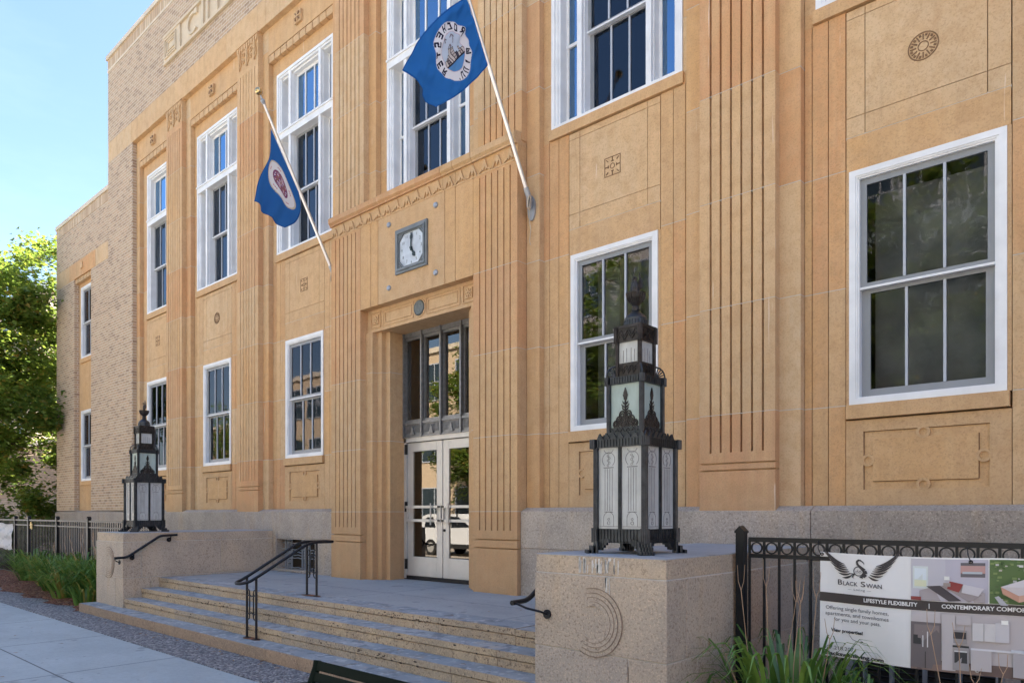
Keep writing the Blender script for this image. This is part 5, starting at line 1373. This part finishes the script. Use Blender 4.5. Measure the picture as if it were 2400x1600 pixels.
# ------------------------------------------------------------------ plants
def blade(b,base,ang,ln,h,w_,r,tone,n=6,droop=1.0):
    d=Vector((math.cos(ang),math.sin(ang),0)); s=Vector((-d.y,d.x,0)); prev=None
    for k in range(n+1):
        t=k/n; p=Vector(base)+d*ln*(t**1.2)+Vector((0,0,h*(math.sin(math.pi*.62*t)/math.sin(math.pi*.5))-droop*.35*h*max(0,t-.6)**1.2))
        ww=w_*(1-t**2.2)+.0006; a,c=p-s*ww,p+s*ww
        if prev: b.face([prev[0],prev[1],c,a],tone)
        prev=(a,c)
def clump(name,label,x,y,z,n,h,ln,w_,seed,rad=.14,group=None,dry=0):
    r=random.Random(seed); b=MB()
    for i in range(n):
        a=r.uniform(0,6.283); q=rad*math.sqrt(r.random()); t=r.random()**1.3*.8
        if r.random()<dry: t=r.uniform(.9,1)
        blade(b,(x+q*math.cos(a),y+q*math.sin(a),z),a+r.uniform(-.5,.5),ln*r.uniform(.4,1.1),h*r.uniform(.6,1.1),w_*r.uniform(.7,1.2),r,t)
    o=b.build(name,BLADE,None,smooth=True,cols=None); tag(o,label,'plant',group); return o
def stalks(label,x,y,z,specs,seed,thick=.004):
    r=random.Random(seed); b=MB()
    for (dx,dy,h,lean) in specs:
        p0=Vector((x+dx,y+dy,z)); p1=p0+Vector((lean*.4,0,h*.5)); p2=p0+Vector((lean,r.uniform(-.03,.03),h*.86))
        b.tube([p0,p1,p2],[thick,thick*.8,thick*.6],5)
        for s in (-1,1): b.tube([p2,p2+Vector((s*.018,.005*s,h*.05)),p2+Vector((s*(.02+.015*r.random()),0,h*.14+.02*r.random()))],[thick*.6,thick*.5,thick*.35],4)
    o=b.build('dry_stalks',DRY,None); tag(o,label,'plant'); return o
clump('daylily','tall green strap leaved clump in front of the banner fence post',-1.95,4.95,.08,120,.74,.56,.016,11,.26,'strap leaved clumps by the right fence')
clump('daylily','small leafy clump low beside the foreground pedestal corner',-2.35,4.45,.08,34,.46,.62,.013,12,.12,'strap leaved clumps by the right fence')
clump('daylily','green clump under the left end of the banner',-1.55,4.98,.08,70,.52,.48,.015,13,.22,'strap leaved clumps by the right fence')
clump('daylily','green clump under the kitchen picture of the banner',-.95,4.95,.08,50,.46,.42,.014,14,.2,'strap leaved clumps by the right fence')
stalks('bare forked stalks rising before the fence bars left of the banner',-2.05,4.98,.08,[(-.18,0,1.22,-.07),(-.06,.02,1.26,-.01),(.10,0,1.12,.05),(.14,.04,1.16,.02),(.22,0,1.20,.05),(.28,-.03,.9,.10),(.05,-.05,1.16,.10),(-.02,-.3,.72,-.22)],3)
stalks('thin bare stalks leaning over the banner near the right edge',-.98,4.92,.08,[(0,0,1.02,-.10),(.06,.02,.94,-.02),(.16,0,.8,.1),(.22,0,.7,-.1)],4)
lab=['dense green daylily clump against the far pedestal','arching daylily clump second from the far pedestal','broad daylily clump in the middle of the left bed','daylily clump with yellowed leaves near the bed front','low daylily clump spilling toward the pavement','daylily clump behind the others along the left fence','spreading daylily clump at the left edge of the bed','farthest daylily clump along the left fence','small daylily tuft in front of the mulch','daylily clump half hidden behind the front row']
sp=[(-13.95,4.75,130,.62,.55),(-14.8,4.80,150,.60,.62),(-15.8,4.85,150,.58,.66),(-15.4,4.50,90,.42,.60),(-16.9,4.75,150,.55,.70),(-14.6,5.1,110,.66,.5),(-18.0,4.95,150,.58,.7),(-19.6,5.0,130,.6,.7),(-14.05,4.40,50,.30,.35),(-16.4,5.1,110,.64,.55)]
for k,(x,y,n,h,ln) in enumerate(sp): clump('daylily',lab[k],x,y,.09,int(n*1.25),h*1.22,ln*1.15,.017,30+k,.24,'daylily clumps in the left bed',dry=.22 if k==3 else .08)
stalks('tall dry flower stalks leaning over the left bed',-15.4,4.95,.09,[(dx,dy,h,l) for dx,dy,h,l in [(-.9,0,1.25,-.5),(-.6,.1,1.3,-.4),(-.3,0,1.2,-.5),(0,.1,1.25,-.35),(.3,0,1.2,-.4),(.6,.05,1.25,-.2),(-1.3,0,1.1,-.5),(.9,0,1.15,.1),(.45,.1,1.3,-.6),(-.1,-.1,1.0,-.7),(1.1,.1,1.1,-.3),(-1.8,0,.9,-.6),(-2.3,.1,.95,-.5),(.8,-.1,1.2,-.5)]],5,.006)
# broadleaf weed
b=MB(); r=random.Random(8)
for i in range(150):
    a=r.uniform(0,6.283); h=r.uniform(.45,1.02); q=.20*r.random()**.5*(1.15-h*.5)
    c=Vector((-15.35+q*math.cos(a),5.05+q*math.sin(a),h)); u=Vector((math.cos(a),math.sin(a),r.uniform(-.5,.3))).normalized(); s=u.cross(Vector((0,0,1))).normalized(); L_=r.uniform(.06,.10); w_=L_*.35
    b.face([c,c+u*L_*.5+s*w_,c+u*L_,c+u*L_*.5-s*w_],r.uniform(.45,.74))
b.mi=0
tag(b.build('leafy_weed',BLADE,None),'bright broad leaved weed standing up among the daylilies','plant')
# fallen leaves and chips, uncountable litter
b=MB(); r=random.Random(5)
def litter(b,n,x0,x1,y0,y1,zf,s0,s1):
    for i in range(n):
        x,y=r.uniform(x0,x1),r.uniform(y0,y1); z=zf(x,y); a=r.uniform(0,6.28); s=r.uniform(s0,s1); t=r.uniform(-.3,.3)
        c,sn=math.cos(a),math.sin(a)
        P=[(1,0),(.3,.45),(-.8,.3),(-.6,-.35),(.35,-.4)]
        b.face([(x+s*(p*c-q*sn),y+s*(p*sn+q*c),z+.006+s*.35*abs(q)*(1+t)) for p,q in P],r.random())
litter(b,420,-19,-13.4,4.02,4.75,lambda x,y:.10,.018,.04)
litter(b,34,-13,-6,3.80,4.06,lambda x,y:.072,.02,.04)
litter(b,16,-13,-4,.9,3.3,lambda x,y:.056,.02,.035)
litter(b,14,-11.5,-4,4.40,4.58,lambda x,y:.345,.015,.03); litter(b,10,-11.5,-5,5.0,6.6,lambda x,y:.641,.012,.025); litter(b,60,-12,-10.8,6.9-.12,6.88,lambda x,y:.641,.015,.03)
o=b.build('leaf_litter',m_leaf('dead_leaves',(.13,.055,.03),(.30,.14,.06),(.38,.27,.12),.1),None); struct(o,'stuff')
# ------------------------------------------------------------------ trees
def tree(label,x,y,h,crown_c,crown_r,nleaf,seed,leaf=.10,z0=.05,holes=.25,group=None,trunk_r=.17):
    r=random.Random(seed); t=thing('maple_tree',label,'tree',(x,y,z0),group)
    b=MB(); cc=Vector(crown_c); cr=crown_r
    fork=Vector((x,y,z0+h*.30)); b.tube([(x,y,z0-.1),(x+.03,y,z0+h*.15),fork],[trunk_r*1.2,trunk_r,trunk_r*.85],10)
    cl=[]
    for i in range(13):
        a=r.uniform(0,6.283); e=r.uniform(-.5,1.0); q=r.uniform(.55,1.0)
        d=Vector((math.cos(a)*math.cos(e),math.sin(a)*math.cos(e),math.sin(e)))
        tip=cc+Vector((d.x*cr[0],d.y*cr[1],d.z*cr[2]))*q
        mid=fork.lerp(tip,.5)+Vector((r.uniform(-.3,.3),r.uniform(-.3,.3),r.uniform(-.1,.6)))
        b.tube([fork,mid,tip],[trunk_r*.5,trunk_r*.28,.012],6)
        for k in range(5):
            s=mid.lerp(tip,r.uniform(.1,.9)); e2=s+Vector((r.uniform(-1,1),r.uniform(-1,1),r.uniform(-.5,.6)))*cr[0]*.4; b.tube([s,(s+e2)/2+Vector((0,0,.08)),e2],[.03,.018,.006],5); cl.append((e2,r.uniform(.45,.9)))
        cl.append((tip,r.uniform(.5,1.0)))
    b.build('trunk',BARK,t)
    for i in range(160):
        while True:
            v=Vector((r.uniform(-1,1),r.uniform(-1,1),r.uniform(-1,1)))
            if .35<v.length<1: break
        cl.append((cc+Vector((v.x*cr[0],v.y*cr[1],v.z*cr[2])),r.uniform(.35,.85)))
    b=MB(); per=nleaf//len(cl)
    for (c,s) in cl:
        ct=r.random()*.35
        for i in range(int(per*r.uniform(.5,1.5))):
            v=Vector((r.gauss(0,.42),r.gauss(0,.42),r.gauss(0,.26)))*s*1.15; p=c+v
            nrm=Vector((r.gauss(0,.5),r.gauss(0,.5),1)).normalized(); u=nrm.orthogonal().normalized(); u.rotate(Matrix.Rotation(r.uniform(0,6.28),3,nrm)); w_=nrm.cross(u)
            L=leaf*r.uniform(.55,1.15)
            tone=min(.74,ct+r.random()*.5) if r.random()>.16 else r.uniform(.75,1)
            # five-lobed leaf
            b.face([p-u*L*.45,p-u*L*.15+w_*L*.50,p+u*L*.10+w_*L*.22,p+u*L*.62,p+u*L*.10-w_*L*.22,p-u*L*.15-w_*L*.50],tone)
    b.build('crown',LEAFT,t); return t
tree('maple tree with sunlit yellow green crown left of the brick wing',-31.0,6.6,10,(-27.9,6.3,5.6),(4.0,3.0,5.6),95000,3,.16)
# ------------------------------------------------------------------ neighbours on the left
NB=m_brick('dark_brick',[(0.,(.21,.145,.10)),(.5,(.26,.18,.125)),(1.,(.16,.11,.08))],(.10,.075,.055),.22,.075)
nbt=thing('neighbor_building','dark brown brick building low behind the tree and the left fence','building',(-36,9.5,0))
b=MB(); b.box(-52,-24.9,9.6,18,-.1,4.6); b.build('wall',NB,nbt)
b=MB(); b.box(-52,-33.2,9.50,9.6,-.1,2.35); b.build('lower_wall',m_brick('grey_brick',[(0.,(.25,.21,.17)),(1.,(.20,.165,.135))],(.10,.08,.065),.3,.1),nbt)
b=MB(); b.box(-52.1,-24.9,9.45,18.1,4.6,4.75); b.build('coping',COPE,nbt)
tb=thing('tall_building','tall pale stone building seen through the tree leaves','building',(-56,18,0))
b=MB(); b.box(-66,-48,12.2,30,0,14.5); b.build('wall',m_brick('pale_brick',[(0.,(.55,.47,.38)),(1.,(.45,.38,.30))],(.35,.3,.25),.4,.12),tb)
b=MB(); b.prismx([(12.0,14.5),(21,18.5),(30.2,14.5)],-66.3,-47.7); b.build('roof',m_plain('slate_roof',(.12,.15,.17),.8),tb)
for yy in (14,18,22):
    for z in (2.5,6.0,9.5):
        b=MB(); b.box(-48.02,-47.95,yy,yy+1.3,z,z+2.0); w0=b.build('window',m_plain('window_trim',(.6,.6,.6),.6) if 0 else WHITE,tb); b=MB(); b.box(-47.97,-47.93,yy+.1,yy+1.2,z+.1,z+1.9); b.build('pane',GLASSB,w0)
for xx in (-64,-60.5,-57,-53.5,-50.5):
    for z in (2.5,6.0,9.5,12.0):
        b=MB(); b.box(xx,xx+1.1,12.14,12.25,z,z+1.7); w0=b.build('window',WHITE,tb); b=MB(); b.box(xx+.1,xx+1.0,12.12,12.2,z+.1,z+1.6); b.build('pane',m_plain('dark_pane',(.03,.04,.05),.1),w0)
# ------------------------------------------------------------------ across the street (lights the shaded front and shows in the glass)
def facing_building(label,x0,x1,y,h,m,floors,wcol,bay=2.4,depth=14,ww=1.5,mull=True,base=None):
    t=thing('opposite_building',label,'building',((x0+x1)/2,y,0))
    b=MB(); b.box(x0,x1,y-depth,y,0,h); b.build('wall',m,t)
    b=MB(); b.box(x0-.1,x1+.1,y-depth,y+.15,h,h+.35); 
    if base: b.box(x0-.0,x1,y,y+.06,3.6,4.6)
    b.build('cornice',COPE,t)
    b=MB(); g=MB(); nb=int((x1-x0)/bay)
    for f_ in range(floors):
        z=1.0+f_*h/floors if f_ else .9
        hh=h/floors*.58
        for i in range(nb):
            xx=x0+(i+.5)*(x1-x0)/nb
            g.box(xx-ww/2,xx+ww/2,y,y+.03,z,z+hh)
            frame(b,xx-ww/2-.06,xx+ww/2+.06,z-.06,z+hh+.06,.07,y,y+.07); b.box(xx-.03,xx+.03,y,y+.06,z,z+hh)
            if mull: b.box(xx-ww/2,xx+ww/2,y,y+.06,z+hh*.5-.025,z+hh*.5+.025)
    b.build('window_frames',wcol,t); g.build('panes',m_plain('opp_pane',(.03,.045,.055),.08,spec=.8),t)
TANP=m_plain('tan_panel',(.55,.42,.28),.8); REDB=m_brick('red_brick',[(0.,(.30,.15,.10)),(1.,(.38,.20,.13))],(.40,.35,.30),.3,.1)
CONC=m_plain('pale_concrete',(.30,.27,.235),.8)
facing_building('tan panelled office block opposite, mirrored in the glass door',-58,-30,-19.6,13,TANP,3,GREYL,3.2,ww=2.6)
facing_building('red brick shop building opposite, mirrored in the left windows',-82,-58.5,-19.6,10,REDB,3,WHITE,2.6)
facing_building('pale concrete building opposite, mirrored in the middle windows',-29.5,-14,-19.6,16,CONC,4,GREY,2.6,ww=1.8)
facing_building('glass fronted building opposite, mirrored in the large right window',-13.5,6,-19.6,20,m_plain('green_cladding',(.17,.20,.185),.5),6,ALU,1.6,ww=1.35)
facing_building('brick building opposite beyond the glass one',6.5,34,-19.6,12,REDB,3,WHITE,2.8)
for k,(x,y) in enumerate(((-31.6,-16.4),(-34.5,-3.9),(-12.0,-17.0),(-2.0,-17.0),(9,-3.6))):
    tree(['street maple mirrored in the right door leaf','street maple mirrored in the transom panes','street tree across the road before the concrete building','street tree across the road before the glass building','kerbside street maple far to the right'][k],x,y,8,(x,y,7.0 if k==0 else 5.2),(3.2,2.4,5.0) if k==0 else (2.4,2.2,2.6),22000 if k==0 else 6500,20+k,.24 if k==0 else .22,group='street trees across the pavement')
facing=0
t=thing('shading_block','added brick block out of view on the right, shading the ground there','building',(26,4,0))  # unseen block added to keep sun and bounce off the right-facing sides
b=MB(); b.box(11,48,4.2,30,0,15); b.build('wall',REDB,t)
b=MB()
for xx in range(12,46,3):
    for z in (1.5,5.2,8.9,12.2): b.box(xx,xx+1.4,4.15,4.25,z,z+2)
b.build('window_panes',GREY,t)
tree('added tall tree over the road, breaking up the large right window reflection',-7.2,-15.6,15,(-7.0,-15.6,10.0),(3.6,2.2,4.6),16000,61,.26,group='added trees for the window reflections')  # unseen trees added to break up the reflections in two lower windows
tree('added tall tree over the road, breaking up the reflection behind the foreground lantern',-20.5,-15.6,15,(-20.3,-15.6,9.5),(3.4,2.2,4.6),14000,62,.26,group='added trees for the window reflections')
# parked white car mirrored in the door glass
car=thing('parked_car','white estate car parked at the kerb, mirrored in the door glass','car',(-21.6,-6.3,-.085))
cx,cy=-21.6,-6.3; CARW=m_plain('car_white',(.78,.79,.80),.15,var=.01); TYRE=m_plain('tyre_rubber',(.02,.02,.02),.8)
b=MB()
prof=[(-2.3,.32),(-2.33,.62),(-2.28,1.0),(-2.15,1.12),(-1.95,1.62),(-1.55,1.70),(.2,1.70),(.75,1.45),(1.15,1.15),(2.0,1.02),(2.28,.85),(2.32,.55),(2.28,.30)]
b.prism([(cx+x,z-.06) for x,z in prof],cy-.9,cy+.9)
o=bevel(b.build('body',CARW,car),.09,4,25); 
for yy in (cy-.905,cy+.895):
    for (P) in ([(-1.85,1.14),(-1.72,1.55),(-1.30,1.58),(-1.15,1.14)],[(-1.08,1.14),(-1.08,1.58),(-.35,1.60),(-.30,1.14)],[(-.20,1.14),(-.25,1.60),(.22,1.58),(.92,1.17)]):
        b=MB(); b.prism([(cx+x,z-.06) for x,z in P],yy,yy+.012); b.build('side_window',m_plain('car_glass',(.02,.025,.03),.05,spec=.9),car)
    b=MB(); b.box(cx-2.25,cx+2.2,yy,yy+.012,.24,.42); b.build('sill_trim',TYRE,car)
for xx in (-1.45,1.45):
    for s in (-1,1):
        b=MB(); y1=cy+s*.80
        n=28; b.tube([(cx+xx,y1-.1,.25),(cx+xx,y1+.115,.25)],.34,n); w0=b.build('wheel',TYRE,car); b=MB(); b.tube([(cx+xx,y1+s*.10,.25),(cx+xx,y1+s*.125,.25)],.21,20); b.build('rim',ALU,w0)
for s in (-1,1):
    b=MB(); b.box(cx-2.36,cx-2.2,cy+s*.82-.1,cy+s*.82+.1,.82,1.05); b.build('tail_light',m_plain('tail_red',(.4,.02,.02),.2),car)
    b=MB(); b.box(cx+2.1,cx+2.33,cy+s*.75-.12,cy+s*.75+.12,.66,.80); b.build('headlight',GLASS,car)
# rust stains where the handrail posts meet the stone
b=MB(); r=random.Random(2)
for (x,y,z) in ((-8.06,4.29,.2035),(-8.06,5.09,.6435)):
    n=18; P=[(x+.20*math.cos(6.283*k/n)*r.uniform(.7,1.05),y+.07*math.sin(6.283*k/n)*r.uniform(.7,1.1),z) for k in range(n)]; b.face(P)
b.build('rust_stain',RUST,ST)
b=MB(); r=random.Random(12)
for (yy,zt_) in ((4.345,.342),(4.60,.491),(4.87,.64)):
    for i in range(80):
        x=r.uniform(XL+.1,XR-.1) if r.random()<.6 else r.gauss(-9.9 if yy==4.60 else -6.0,.5)
        if not XL+.05<x<XR-.05: continue
        w_=r.uniform(.006,.035); h=r.uniform(.003,.012); z=zt_-r.choice([.062,.060,.02,.035,.05])-r.random()*.004
        n=6; b.face([(x+w_*math.cos(6.283*k/n)*r.uniform(.6,1),yy-.0012,z+h*math.sin(6.283*k/n)*r.uniform(.6,1)) for k in range(n)])
ch_=b.build('chips',m_plain('dark_chip',(.07,.05,.038),.95,var=.4,sc_=30),ST); ch_['kind']='stuff'
